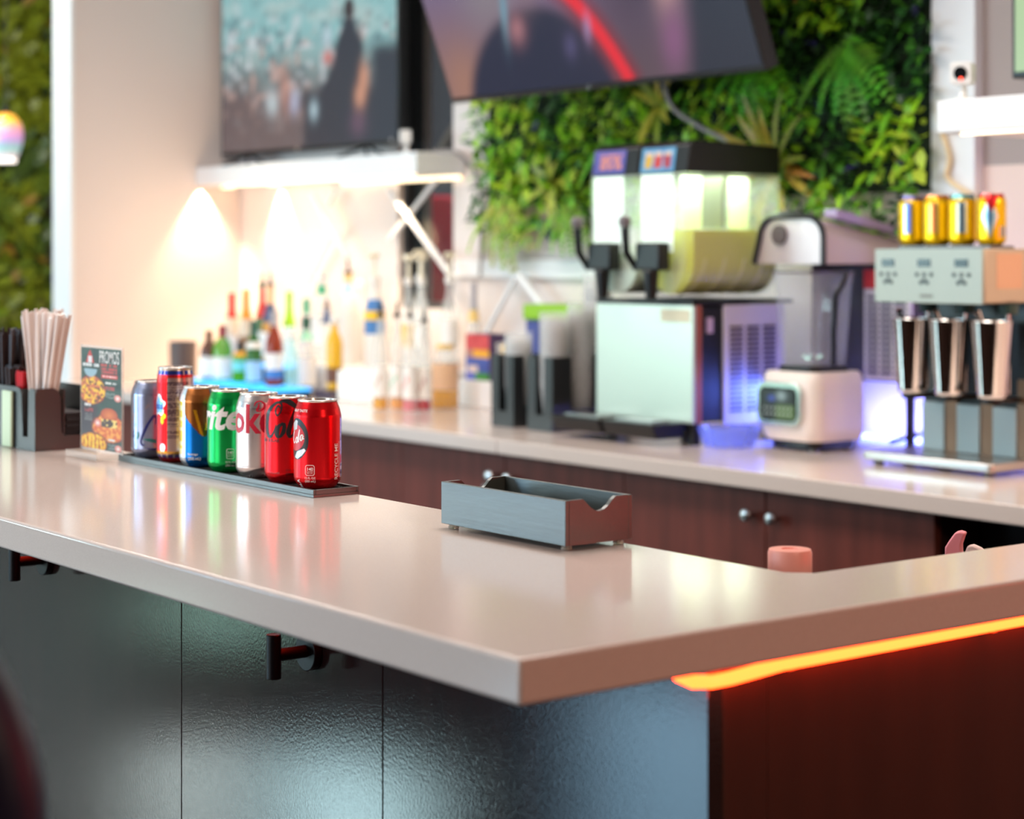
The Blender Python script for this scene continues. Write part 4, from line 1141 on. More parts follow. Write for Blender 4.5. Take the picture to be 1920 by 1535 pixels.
# ------------------------------------------------------------------ acrylic promo stand
def promo(u, v):
    x = u * 67; y = (1 - v) * 200
    green = mixc(rgb(58, 84, 72), rgb(40, 52, 50), vnoise(x / 12, y / 12, 1))
    c = mixc(green, rgb(60, 44, 54), sstep(100, 120, y) * sstep(180, 165, y) * sstep(36, 20, x))
    def food(cx, cy, rx, ry, a, b, k, hole=None):
        nonlocal c
        d = hypot((x - cx) / rx, (y - cy) / ry) + 0.10 * (vnoise(x / 4, y / 4, k) - 0.5)
        if d < 1: c = mixc(a, b, sstep(0.3, 0.7, vnoise(x / 3.2, y / 4.5, k + 1)))
        elif d < 1.1: c = rgb(120, 50, 40)
    food(18, 84, 22, 27, rgb(246, 196, 60), rgb(206, 110, 70), 3)
    if hypot((x - 18) / 22, (y - 84) / 27) < 0.95 and vnoise(x / 2.6, y / 4, 41) > 0.72: c = rgb(110, 60, 48)
    food(47, 156, 27, 26, rgb(236, 160, 80), rgb(214, 104, 62), 5)
    d = hypot((x - 47) / 14, (y - 130) / 14)
    if d < 1: c = mixc(rgb(222, 130, 74), rgb(180, 76, 44), d)
    if 138 < y < 154 and abs(x - 47) < 13: c = mixc(rgb(74, 50, 44), rgb(238, 206, 120), 1.0 if vnoise(x / 4, y / 5, 9) > 0.55 else 0)
    food(21, 188, 22, 18, rgb(238, 170, 60), rgb(190, 90, 50), 7)
    if hypot((x - 21) / 20, (y - 188) / 16) < 1 and int(x / 3.2) % 2 == 0 and vnoise(x, y / 6, 3) > 0.35: c = rgb(250, 214, 80)
    # flame emblem above a bowl
    if hypot((x - 15) / (8.5 * max(0.05, (y - 4) / 26)), 1) and 4 < y < 30 and abs(x - 15) < 7.0 * ((y - 4) / 26) ** 0.8: c = rgb(206, 60, 52)
    if 17 < y < 30 and abs(x - 15) < 3.2: c = rgb(226, 220, 220)
    if 42 < y < 58 and abs(x - 16) < 11 * sqrt(max(0, 1 - ((y - 42) / 16) ** 2)): c = rgb(150, 180, 192)
    # rows of small illegible print
    def rows(x0, x1, y0, y1, n, a, k):
        nonlocal c
        if x0 < x < x1 and y0 < y < y1:
            r = (y - y0) / (y1 - y0) * n
            if (r % 1) < 0.72 and vnoise(x * 0.9, int(r) * 7, k) > 0.28: c = a
    rows(3, 30, 31, 40, 1, rgb(226, 226, 224), 10)
    rows(33, 60, 30, 50, 3, rgb(190, 72, 70), 11)
    if 34 < x < 61 and 51 < y < 58: c = rgb(206, 66, 60)
    rows(36, 59, 52.5, 56.5, 1, rgb(246, 220, 214), 12)
    rows(41, 59, 65, 71, 1, rgb(230, 230, 226), 13)
    rows(41, 56, 74, 82, 2, rgb(176, 78, 76), 14)
    rows(41, 57, 86, 98, 4, rgb(120, 134, 128), 15)
    rows(6, 18, 111, 118, 1, rgb(226, 224, 222), 16)
    rows(6, 20, 121, 128, 2, rgb(190, 70, 66), 17)
    rows(6, 19, 131, 147, 5, rgb(110, 106, 108), 18)
    rows(46, 58, 176, 182, 1, rgb(220, 226, 226), 19)
    rows(46, 59, 186, 198, 4, rgb(116, 126, 126), 20)
    for cx, cy in ((61, 95), (28, 148), (62, 193)):
        if hypot((x - cx) / 5.5, (y - cy) / 7) < 1: c = rgb(226, 150, 140)
        if hypot((x - cx) / 2.6, (y - cy) / 3) < 1: c = rgb(246, 226, 220)
    return c
ms = thing('promo_stand', 'clear acrylic table stand holding a dark food promotions card', 'sign', (-2.980, 1.3735, TOP + 0.0004))
MB().box(0.0, -0.030, 0, 0.118, 0.034, 0.011).build('base', M_ACRYL, ms, bevel=0.0012)
MB().box(0.0, -0.0028, 0.0113, 0.154, 0.0, 0.1815).build('cover', M_ACRYL, ms)
picture('printed_card', 0.148, 0.163, 148, 164, promo, M_PRINT, ms, loc=(0.003, -0.0031, 0.0145))
def flat_text(parent, body, size, x, z, m, y, bold=0.0, align='LEFT', stretch=1.0, name='lettering'):
    vs, fs = text_mesh(body, size, 0, bold, align, stretch)
    b = MB(); b.add([(vx + x, y, vz + z) for vx, vz in vs], fs)
    return b.build(name, m, parent, smooth=False)
flat_text(ms, 'PROMOS', 0.0285, 0.0715, 0.1545, M_INKW, -0.0035, 0.0001, 'LEFT', 0.64)

# ------------------------------------------------------------------ things peeking over the inner counter edge
us = thing('underbar_shelf', 'steel under-bar shelf behind the inner counter corner', 'shelf', (-1.93, 1.50, 0))
MB().box(0, 0, 0.86, 0.44, 0.60, 0.875).build('board', M_STEEL, us, bevel=0.002)
for x in (0.02, 0.42):
    for y in (0.02, 0.58):
        MB().cyl((x, y, 0), (x, y, 0.859), 0.012).build('leg', M_STEEL, us)
sb = thing('bottle', 'pink-lit white cap of a plastic bottle behind the inner counter corner', 'bottle', (-1.5135, 1.5305, 0.8755))
M_WPL = mat('white_squeeze_plastic', rgb(246, 214, 208), 0.4)
MB().lathe([(0.030, 0), (0.032, 0.004), (0.032, 0.135), (0.024, 0.158), (0.022, 0.162)], 28).build('body', M_WPL, sb)
MB().lathe([(0.0235, 0.1625), (0.0242, 0.165), (0.0242, 0.196), (0.0228, 0.2), (0.010, 0.2005), (0.009, 0.1985), (0.001, 0.1985)], 36).build('cap', mat('pink_glow_cap', rgb(250, 170, 156), 0.38), sb, sharp=50)  # pink of the red light put into the white cap's colour
sp_ = thing('spray_bottle', 'white spray bottle with pink pointed spout tip behind the right counter arm', 'bottle', (-1.575, 1.885, 0.8755), 0.5)
MB().lathe([(0.030, 0), (0.034, 0.006), (0.034, 0.085), (0.022, 0.125), (0.013, 0.135), (0.013, 0.145)], 28).build('body', M_WPL, sp_)
finp = [(-0.016, 0.146), (0.006, 0.146), (0.0045, 0.158), (0.0042, 0.166), (0.0075, 0.1765), (0.0095, 0.1805), (0.003, 0.1825), (-0.003, 0.181), (-0.010, 0.171), (-0.0155, 0.162)]
MB().prism(finp, 'y', -0.008, 0.008).build('spout', mat('pink_plastic', rgb(250, 150, 160), 0.4), sp_, bevel=0.002)
MB().prism([(0.0085, 0.146), (0.036, 0.146), (0.034, 0.157), (0.027, 0.163), (0.018, 0.1665), (0.0115, 0.165), (0.009, 0.158)], 'y', -0.007, 0.007).build('trigger', M_WPL, sp_, bevel=0.002)

# ------------------------------------------------------------------ bar stool, bottom left corner
st_ = thing('bar_stool', 'dark navy padded bar stool back at the bottom left corner', 'stool', (-1.322, 0.376, 0), radians(52.8))
M_NAVY = mat('navy_vinyl', rgb(20, 20, 48), 0.42, bump=(200, 0.05))
b = MB()
outl = rrect(0, 1.03, 0.46, 0.50, 0.22, 12)
n = len(outl)
vs = []
for yy, k in ((-0.024, 0.94), (-0.012, 1.0), (0.012, 1.0), (0.024, 0.94)):
    for x, z in outl:
        vs.append((x * k, yy - 0.18 + 0.4 * x * x, 1.03 + (z - 1.03) * k))
fs = [(j * n + i, j * n + (i + 1) % n, (j + 1) * n + (i + 1) % n, (j + 1) * n + i) for j in range(3) for i in range(n)]
fs += [tuple(range(3 * n, 4 * n)), tuple(reversed(range(n)))]
b.add(vs, fs).build('backrest', M_NAVY, st_, sharp=60)
MB().prism(rrect(0, 0, 0.42, 0.40, 0.1), 'z', 0.70, 0.765).build('seat', M_NAVY, st_, bevel=0.015, seg=3)
for x in (-0.12, 0.12):
    MB().tube([(x, -0.10, 0.705), (x, -0.16, 0.74), (x, -0.17, 0.86)], 0.01, 10).build('back_support', M_BLACKM, st_)
for sx in (-1, 1):
    for sy in (-1, 1):
        MB().cyl((0.20 * sx, 0.19 * sy, 0.0), (0.15 * sx, 0.14 * sy, 0.699), 0.013, n=14).build('leg', M_BLACKM, st_)
MB().tube([(0.184, 0.174, 0.22), (0.184, -0.174, 0.22), (-0.184, -0.174, 0.22), (-0.184, 0.174, 0.22), (0.184, 0.174, 0.22)], 0.009, 8).build('foot_ring', M_BLACKM, st_)

# ------------------------------------------------------------------ slush machine
BZ = 0.9005
sm = thing('slush_machine', 'two-bowl slush machine with pale steel front and yellow slush', 'drink machine', (-4.099, 3.40, BZ))
SW, SD = 0.391, 0.335
M_SIDE = mat('light_grey_vented_panel', rgb(206, 196, 204), 0.4)
M_COPPER = mat('warm_edge_trim', rgb(176, 96, 76), 0.35, metal=0.5)
M_FRONT = mat('satin_steel_front', rgb(206, 214, 202), 0.28, metal=0.6, bump=(40, 0.03, (1, 1, 0.1)))
MB().box(0.004, 0.012, 0.058, SW - 0.012, SD, 0.358).build('body', M_BLACKM, sm)
MB().box(0, 0, 0.058, SW - 0.002, 0.011, 0.362).build('front_panel', M_FRONT, sm, bevel=0.002)
MB().box(SW - 0.0115, 0.0115, 0.058, SW - 0.001, 0.030, 0.362).build('edge_trim', M_COPPER, sm)
MB().box(0.265, -0.0008, 0.318, SW - 0.012, -0.0001, 0.352).build('label_plate', mat('yellow_label', rgb(216, 206, 176), 0.5), sm)
vp = MB().box(SW - 0.0115, 0.112, 0.048, SW - 0.004, SD, 0.362).build('side_panel', M_SIDE, sm, bevel=0.002)
for c3 in range(3):
    for r3 in range(18):
        y = 0.132 + c3 * 0.060
        MB().box(SW - 0.0039, y, 0.082 + r3 * 0.0128, SW - 0.0010, y + 0.046, 0.082 + r3 * 0.0128 + 0.0068).build('louver', mat('dark_slot', rgb(70, 62, 84), 0.5), vp)
MB().box(SW - 0.0115, 0.055, 0.10, SW - 0.006, 0.075, 0.14).build('rating_plate', mat('pink_plate', rgb(200, 170, 190), 0.5), sm, loc=(0, 0, 0.19))
for x in (0.03, SW - 0.03):
    for y in (0.03, SD - 0.03):
        MB().cyl((x, y, 0), (x, y, 0.0578), 0.016).build('foot', M_BLACKM, sm)
for k in (0, 1):
    x0 = -0.075 + k * 0.215 + 0.02
    t = MB()
    t.prism([(-0.115, 0.052), (-0.100, 0.020), (-0.002, 0.020), (-0.002, 0.060), (-0.115, 0.060)], 'x', x0, x0 + 0.20)
    dt = t.build('drip_tray', M_BLACKG, sm, bevel=0.003)
    MB().box(x0 + 0.03, -0.09, 0.0605, x0 + 0.17, -0.03, 0.064).build('drip_grille', M_STEEL, dt)
MB().box(0.0, 0.0, 0.3635, SW - 0.004, SD + 0.03, 0.375).build('top_plate', M_BLACKM, sm)
# bowls
M_BOWL = mat('clear_bowl', (0.85, 0.90, 0.86), 0.04, alpha=0.16)
M_SLUSH = mat('yellow_green_slush', rgb(200, 194, 62), 0.35)
M_GLOWF = mat('bowl_front_glow', rgb(226, 240, 226), 0.3, emit=(0.80, 0.95, 0.86), estr=0.28)  # light-box front on the left bowl, painted whitish reflection on the right
def lidpic(kind):
    def f(u, v):
        if kind == 0:
            c = mixc(rgb(84, 84, 170), rgb(110, 104, 190), v)
            if 0.22 < u < 0.9 and 0.18 < v < 0.82 and vnoise(u * 14, int(v * 4) * 9, 3) > 0.3 and (v * 4) % 1 < 0.75: c = rgb(240, 150, 130)
            return c
        c = mixc(rgb(80, 150, 206), rgb(120, 190, 226), vnoise(u * 5, v * 5, 5))
        for cx, col in ((0.22, rgb(240, 190, 60)), (0.50, rgb(222, 60, 60)), (0.78, rgb(190, 60, 80))):
            if abs(u - cx) < 0.09 + 0.04 * v and 0.15 < v < 0.72: c = col
            if hypot((u - cx) / 0.12, (v - 0.75) / 0.10) < 1: c = rgb(246, 220, 200)
        return c
    return f
for k in (0, 1):
    x0 = 0.004 + k * 0.197; w = 0.183; D = 0.315
    arch = [(x0, 0.50)] + [(x0 + w / 2 + (w / 2) * cos(radians(a)), 0.475 + (w / 2) * sin(radians(a))) for a in range(180, 361, 15)] + [(x0 + w, 0.50), (x0 + w, 0.705), (x0, 0.705)]
    bo = MB()
    inner = [(x0 + w / 2 + (px - x0 - w / 2) * 0.965, 0.55 + (pz - 0.55) * 0.985) for px, pz in arch]
    n = len(arch)
    vs = [(p[0], -0.02, p[1]) for p in arch] + [(p[0], D, p[1]) for p in arch]
    fs = [(i, (i + 1) % n, n + (i + 1) % n, n + i) for i in range(n)] + [tuple(range(n)), tuple(reversed(range(n, 2 * n)))]
    bw = bo.add(vs, [tuple(reversed(f)) for f in fs]).build('bowl', M_BOWL, sm, sharp=50)
    # slush inside, cylinder and auger rings
    sl_ = [(x0 + w / 2 + (w / 2 - 0.006) * cos(radians(a)), 0.475 + (w / 2 - 0.006) * sin(radians(a))) for a in range(180, 361, 15)]
    sl_ = [(x0 + 0.006, 0.558 if k else 0.52)] + sl_ + [(x0 + w - 0.006, 0.558 if k else 0.52)]
    MB().prism(sl_, 'y', 0.012 if k else -0.005, D - 0.006).build('slush', M_SLUSH if k else mat('pale_slush', rgb(206, 214, 190), 0.4), bw, sharp=50)
    if k:
        for q in range(4):
            yy = 0.05 + q * 0.07
            MB().tube([(x0 + w / 2 + (w / 2 - 0.004) * cos(a), yy + 0.02 * sin(a), 0.475 + (w / 2 - 0.004) * sin(a)) for a in [radians(-80 + 85 * i / 12) for i in range(13)]], 0.0022, 6).build('auger_blade', mat('pale_auger', rgb(224, 216, 150), 0.4), bw)
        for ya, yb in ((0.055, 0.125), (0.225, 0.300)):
            MB().box(x0 + w * 0.45, ya, 0.562, x0 + w * 0.47, yb, 0.702).build('glint_panel', mat('pale_glint', rgb(222, 236, 200), 0.5), bw)  # added pale boxes stand in for window reflections in the bowl
        MB().box(x0 + w * 0.25, 0.15, 0.565, x0 + w * 0.75, 0.16, 0.70).build('bowl_divider', mat('grey_divider', rgb(110, 116, 96), 0.5), bw)
    MB().box(x0 + 0.012, -0.0215, 0.50, x0 + w * 0.74, -0.0205, 0.702).build('front_glow', M_GLOWF, bw)
    ld = MB().prism([(-0.02, 0.7055), (D, 0.7055), (D, 0.782), (0.012, 0.790), (-0.008, 0.778)], 'x', x0 - 0.004, x0 + w + 0.004).build('lid', M_BLACKG, sm, bevel=0.003)
    picture('lid_print', w * 0.72, 0.066, 40, 20, lidpic(k), mat('lit_lid_print', (1, 1, 1), 0.4, attr='emit', estr=0.75), ld, loc=(x0 + 0.006, -0.0215, 0.7085), rot=(radians(-9), 0, 0))
    # tap
    tx = x0 + w / 2 - 0.015
    tp = MB().box(tx - 0.045, -0.062, 0.452, tx + 0.05, -0.0225, 0.525).cyl((tx, -0.045, 0.375), (tx, -0.045, 0.455), 0.014, 0.022, 20).build('tap', M_BLACKG, sm, bevel=0.006)
    MB().tube([(tx - 0.052, -0.05, 0.455), (tx - 0.058, -0.08, 0.50), (tx - 0.058, -0.085, 0.565)], [0.009, 0.010, 0.012], 10).build('tap_lever', M_BLACKG, tp)
    MB().lathe([(0.013, 0.0), (0.017, 0.006), (0.017, 0.022), (0.009, 0.030)], 16).build('lever_knob', mat('grey_knob', rgb(120, 110, 112), 0.3), tp, loc=(tx - 0.058, -0.085, 0.566))

area('slush_fill_light', (-3.80, 3.56, BZ + 0.70), (-3.80, 3.56, 1.3), 0.14, 0.26, 1.6, (0.86, 1.0, 0.84))  # fill lamps added under the lids to brighten the slush
area('slush_fill_light', (-4.00, 3.56, BZ + 0.70), (-4.00, 3.56, 1.3), 0.14, 0.26, 1.0, (0.86, 1.0, 0.88))

# ------------------------------------------------------------------ hooded machine behind the blender
im = thing('ice_machine', 'pale hooded ice machine with black arched trim behind the blender', 'drink machine', (-3.684, 3.60, BZ))
M_HOOD = mat('pearl_hood', rgb(200, 182, 182), 0.3, metal=0.25)
IW = 0.242
MB().box(0.0, 0.205, 0.165, 0.36, 0.34, 0.468).build('body', mat('dark_grey_body', rgb(60, 52, 62), 0.45), im, bevel=0.004)
vp2 = MB().box(0.20, 0.195, 0.17, 0.358, 0.2045, 0.405).build('vent_panel', M_SIDE, im)
for c3 in range(3):
    for r3 in range(14):
        MB().box(0.212 + c3 * 0.047, 0.1925, 0.185 + r3 * 0.0150, 0.212 + c3 * 0.047 + 0.036, 0.1948, 0.185 + r3 * 0.0150 + 0.0075).build('louver', MATS['dark_slot'], vp2)
MB().box(0.20, 0.1935, 0.406, 0.358, 0.2045, 0.455).build('red_band', mat('red_plastic', rgb(206, 44, 52), 0.4), im)
for x in (0.03, 0.335):
    for y in (0.22, 0.325):
        MB().cyl((x, y, 0), (x, y, 0.1648), 0.012).build('leg', M_BLACKM, im)
def hoodsec(k, t):
    """arched section points (x, z); t lowers the arch towards the wall"""
    base = 0.470; top = 0.592 - 0.060 * t; r = 0.06; pts = []
    x0 = -0.006 * (1 - t); x1 = IW
    pts.append((x0, base))
    for a in range(180, 89, -15): pts.append((x0 + 0.02 + r + (r) * cos(radians(a)), top - r * 0.9 + r * 0.9 * sin(radians(a))))
    for a in range(90, -1, -15): pts.append((x1 - r + r * cos(radians(a)), top - r * 0.9 + r * 0.9 * sin(radians(a))))
    pts.append((x1, base)); return pts
n = len(hoodsec(0, 0)); vs = []
for t in (0, 0.5, 1.0):
    vs += [(p[0], 0.004 + 0.336 * t, p[1]) for p in hoodsec(0, t)]
fs = [(j * n + i, j * n + i + 1, (j + 1) * n + i + 1, (j + 1) * n + i) for j in range(2) for i in range(n - 1)]
fs += [tuple(range(n)), tuple(reversed(range(2 * n, 3 * n))), (0, n, 2 * n, 3 * n - 1, 2 * n - 1, n - 1)]
hd = MB().add(vs, [tuple(reversed(f)) for f in fs]).build('hood', M_HOOD, im, sharp=40)
MB().tube([(p[0], -0.001, p[1]) for p in hoodsec(0, 0)], 0.0075, 8).build('arched_trim', M_BLACKG, hd)
MB().cyl((0.085, -0.004, 0.545), (0.085, 0.0035, 0.545), 0.026, n=24).build('dark_port', mat('dark_port', rgb(92, 76, 76), 0.4), hd)
MB().box(0.05, 0.03, 0.5935, 0.13, 0.05, 0.608).build('lid_latch', M_BLACKG, hd, bevel=0.003)
MB().prism([(0.06, 0.588), (0.32, 0.542), (0.32, 0.560), (0.06, 0.610)], 'x', IW - 0.055, IW - 0.012).build('lid_rail', mat('lilac_rail', rgb(176, 160, 196), 0.35), hd)

# blue strip light on the splashback and the loose cables in its glow
bl = thing('blue_strip_light', 'blue led strip on the back counter behind the blender', 'light strip', (-3.62, 3.925, BZ))
MB().box(0, 0, 0.0, 0.85, 0.01, 0.012).build('led_strip', M_BLUELED, bl)
area('blue_glow', (-3.25, 3.86, 0.925), (-3.25, 3.95, 1.05), 0.7, 0.03, 4.0, (0.24, 0.28, 1.0))
area('blue_glow_front', (-3.62, 3.66, 1.03), (-3.66, 3.50, 0.9), 0.22, 0.05, 2.2, (0.10, 0.18, 1.0))
cable(smoothpts([(-3.40, 3.80, 0.912), (-3.32, 3.88, 0.95), (-3.24, 3.90, 1.02), (-3.2, 3.91, 1.10)]), 0.006, mat('dark_blue_cable', rgb(40, 40, 70), 0.5), 'dark cable rising in the blue glow beside the blender')
cable(smoothpts([(-3.34, 3.86, 0.908), (-3.28, 3.84, 0.97), (-3.22, 3.86, 1.03), (-3.16, 3.88, 0.92)]), 0.005, MATS['dark_blue_cable'], 'looped dark cable in the blue glow left of the mixer')
gt = thing('blue_lit_dish', 'shallow clear dish glowing blue between slush machine and blender', 'dish', (-3.655, 3.475, BZ))
MB().lathe([(0.060, 0), (0.066, 0.003), (0.082, 0.045), (0.084, 0.052), (0.079, 0.052), (0.063, 0.007), (0.001, 0.006)], 40).build('bowl', mat('blue_glow_glass', (0.25, 0.36, 1.0), 0.06, alpha=0.4), gt)  # blue of the strip light put into the clear dish's colour

# ------------------------------------------------------------------ blender
bd = thing('blender', 'white countertop blender with square control panel and clear jug', 'blender', (-3.492, 3.615, BZ))
M_BLW = mat('blender_white', rgb(240, 224, 214), 0.3)
bp = MB(); secs = []
for z, k in ((0.026, 0.93), (0.040, 0.985), (0.06, 1.0), (0.165, 0.985), (0.188, 0.955), (0.198, 0.90)):
    secs.append([(x * k, y * k, z) for x, y in rrect(0, 0, 0.205, 0.205, 0.042, 6)])
n = len(secs[0]); vs = [p for s in secs for p in s]
fs = [(j * n + i, j * n + (i + 1) % n, (j + 1) * n + (i + 1) % n, (j + 1) * n + i) for j in range(len(secs) - 1) for i in range(n)]
fs += [tuple(reversed(range(n))), tuple(range((len(secs) - 1) * n, len(secs) * n))]
bp.add(vs, fs).build('motor_base', M_BLW, bd, sharp=50)
MB().prism(rrect(0, 0, 0.165, 0.165, 0.035), 'z', 0.006, 0.0258).build('plinth', M_BLACKM, bd)
for sx in (-1, 1):
    for sy in (-1, 1):
        MB().cyl((0.06 * sx, 0.06 * sy, 0), (0.06 * sx, 0.06 * sy, 0.0058), 0.015).build('foot', M_RUBBER, bd)
def panelpic(u, v):
    c = mixc(rgb(52, 60, 58), rgb(120, 150, 90), sstep(0.35, 0.55, u) * sstep(0.55, 0.4, v))
    if v > 0.55: 
        c = mixc(c, rgb(190, 214, 214), gauss(u, v, 0.62, 0.78, 0.14, 0.16))
        c = mixc(c, rgb(90, 110, 226), gauss(u, v, 0.33, 0.68, 0.10, 0.10))
    for i in range(7):
        for j in range(2):
            if hypot((u - 0.12 - i * 0.125) / 0.03, (v - 0.15 - j * 0.2) / 0.05) < 1: c = mixc(c, rgb(226, 232, 226), 0.75)
    return c
pn = MB().prism(rrect(-0.012, 0.118, 0.156, 0.108, 0.026), 'y', -0.1145, -0.1035).build('control_panel', mat('chrome_trim', rgb(222, 232, 226), 0.15, metal=0.9), bd, bevel=0.002)
MB().prism(rrect(-0.012, 0.118, 0.128, 0.084, 0.018), 'y', -0.1165, -0.1147).build('display_glass', mat('black_glass', rgb(10, 12, 12), 0.08), pn)
picture('display', 0.118, 0.074, 48, 30, panelpic, mat('panel_display', (1, 1, 1), 0.2, attr='emit', estr=0.5), pn, loc=(-0.071, -0.1169, 0.081))
jg = MB(); secs = []
for z, k in ((0.212, 0.80), (0.30, 0.87), (0.40, 0.95), (0.447, 1.0)):
    secs.append([(x * k, y * k, z) for x, y in rrect(0, 0, 0.168, 0.168, 0.04, 6)])
for z, k in ((0.447, 0.965), (0.40, 0.915), (0.30, 0.835), (0.216, 0.765)):
    secs.append([(x * k, y * k, z) for x, y in rrect(0, 0, 0.168, 0.168, 0.04, 6)])
n = len(secs[0]); vs = [p for s in secs for p in s]
fs = [(j * n + i, j * n + (i + 1) % n, (j + 1) * n + (i + 1) % n, (j + 1) * n + i) for j in range(len(secs) - 1) for i in range(n)]
fs += [tuple(reversed(range(n))), tuple(range((len(secs) - 1) * n, len(secs) * n))]
jug = jg.add(vs, fs).build('jug', mat('clear_tritan', (0.62, 0.62, 0.70), 0.05, alpha=0.13, spec=1.0), bd, sharp=50)
MB().prism(rrect(0, 0, 0.14, 0.14, 0.03), 'z', 0.1985, 0.2115).build('jug_collar', M_BLACKM, bd)
rimp = rrect(0, 0, 0.170, 0.170, 0.04, 6); rimp.append(rimp[0])
MB().tube([(x, y, 0.449) for x, y in rimp], 0.0025, 6).build('jug_rim', mat('smoky_rim', rgb(90, 80, 90), 0.2), jug)
MB().tube([(0.088, 0.03, 0.445), (0.105, 0.0, 0.425), (0.094, -0.018, 0.39), (0.088, -0.018, 0.30), (0.082, -0.012, 0.215)], [0.005, 0.007, 0.008, 0.008, 0.007], 10).build('jug_handle', M_BLACKG, bd)
for k in range(4):
    a = k * pi / 2 + 0.4
    MB().prism([(0, 0.222), (0.035 * cos(a), 0.238), (0.035 * cos(a) * 0.9, 0.241), (0, 0.228)], 'y', 0.02 * sin(a) - 0.004, 0.02 * sin(a) + 0.004).build('blade', M_CHROME, jug)

# ------------------------------------------------------------------ triple milkshake mixer
mx = thing('milkshake_mixer', 'steel three-spindle milkshake mixer carrying yellow cans on top', 'mixer', (-3.178, 3.45, BZ))
M_MIXF = mat('grey_green_enamel', rgb(170, 172, 160), 0.42, metal=0.25)
M_MIXS = mat('warm_brushed_side', rgb(190, 172, 150), 0.45, metal=0.4)
MB().prism(rrect(0.1935, 0.150, 0.387, 0.300, 0.014), 'z', 0.010, 0.030).build('base_plate', M_STEEL, mx, bevel=0.004)
for x in (0.03, 0.357):
    for y in (0.03, 0.27): MB().cyl((x, y, 0), (x, y, 0.0099), 0.012).build('foot', M_RUBBER, mx)
MB().box(0.065, 0.150, 0.0302, 0.380, 0.285, 0.400).build('column', M_BLACKG, mx)
for q in range(3):
    x = 0.068 + q * 0.105
    MB().box(x, 0.138, 0.0305, x + 0.068, 0.1498, 0.145).build('cup_rest', mat('blue_grey_enamel', rgb(150, 160, 162), 0.4, metal=0.3), mx, bevel=0.002)
    MB().box(x + 0.0685, 0.142, 0.0305, x + 0.104, 0.1498, 0.21).build('column_strip', mat('brown_bronze', rgb(120, 90, 70), 0.4, metal=0.6), mx)
hdm = MB().box(0.058, -0.010, 0.3855, 0.377, 0.275, 0.508).build('head', M_MIXS, mx, bevel=0.004)
MB().box(0.058, -0.0145, 0.384, 0.374, -0.0102, 0.508).build('head_front', M_MIXF, mx, bevel=0.001)
for q in range(3):
    x = 0.098 + q * 0.108
    MB().box(x - 0.018, -0.0160, 0.467, x + 0.020, -0.0146, 0.484).build('display', mat('lcd_dark', rgb(30, 34, 36), 0.2), mx)
    kb = MB()
    for dx, dz in ((-0.020, 0.449), (0.001, 0.449), (0.022, 0.449), (-0.008, 0.431), (0.001, 0.436), (0.010, 0.431)):
        MB().cyl((x + dx, -0.0160, dz), (x + dx, -0.0146, dz), 0.0052, n=14).build('button', mat('button_grey', rgb(74, 80, 78), 0.4), mx)
MB().box(0.195, -0.0152, 0.396, 0.232, -0.0146, 0.404).build('name_plate', mat('plate_grey', rgb(130, 130, 120), 0.4), mx)
MB().box(0.3772, 0.03, 0.418, 0.3778, 0.12, 0.497).build('rating_label', mat('tan_label', rgb(206, 160, 130), 0.5), mx)
for q, cxm in enumerate((-3.067, -2.956, -2.834)):
    x = cxm + 3.178; y = 0.055
    MB().cyl((x + 0.022, y + 0.03, 0.360), (x + 0.022, y + 0.03, 0.3835), 0.021, 0.024, 20).build('spindle_cap', mat('dark_green_cap', rgb(48, 66, 60), 0.35), mx)
    MB().cyl((x + 0.022, y + 0.03, 0.18), (x + 0.022, y + 0.03, 0.3598), 0.004).build('spindle', M_CHROME, mx)
    MB().tube([(x - 0.004, y - 0.02, 0.318), (x - 0.006, y - 0.028, 0.345), (x - 0.012, y - 0.036, 0.368)], [0.005, 0.005, 0.0075], 10).build('cup_hook', M_CHROME, mx)
    cu = thing('malt_cup', ('left', 'middle', 'right')[q] + ' of the three shiny steel cups hanging in the milkshake mixer', 'cup', (cxm, 3.505, 1.072), 0, 'steel cups in the mixer')
    MB().lathe([(0.030, 0.0), (0.0325, 0.003), (0.0335, 0.008), (0.0465, 0.170), (0.0475, 0.174), (0.0460, 0.174), (0.0320, 0.010), (0.001, 0.008)], 40).build('body', M_CHROME, cu, sharp=40)
    MB().tube([(0.0472 * cos(a), 0.0472 * sin(a), 0.1735) for a in [2 * pi * i / 40 for i in range(41)]], 0.0016, 6).build('rim', M_CHROME, cu)
    # the little shelf that carries each cup
    MB().cyl((x, y, 0.1595), (x, y, 0.1705), 0.024, n=24).box(x - 0.012, y, 0.1595, x + 0.012, 0.1495, 0.1705).build('cup_support', M_BLACKG, mx)
MB().box(0.065, 0.06, 0.5085, 0.335, 0.145, 0.5145).build('top_mat', M_RUBBER, mx)
YEL = rgb(240, 196, 16)
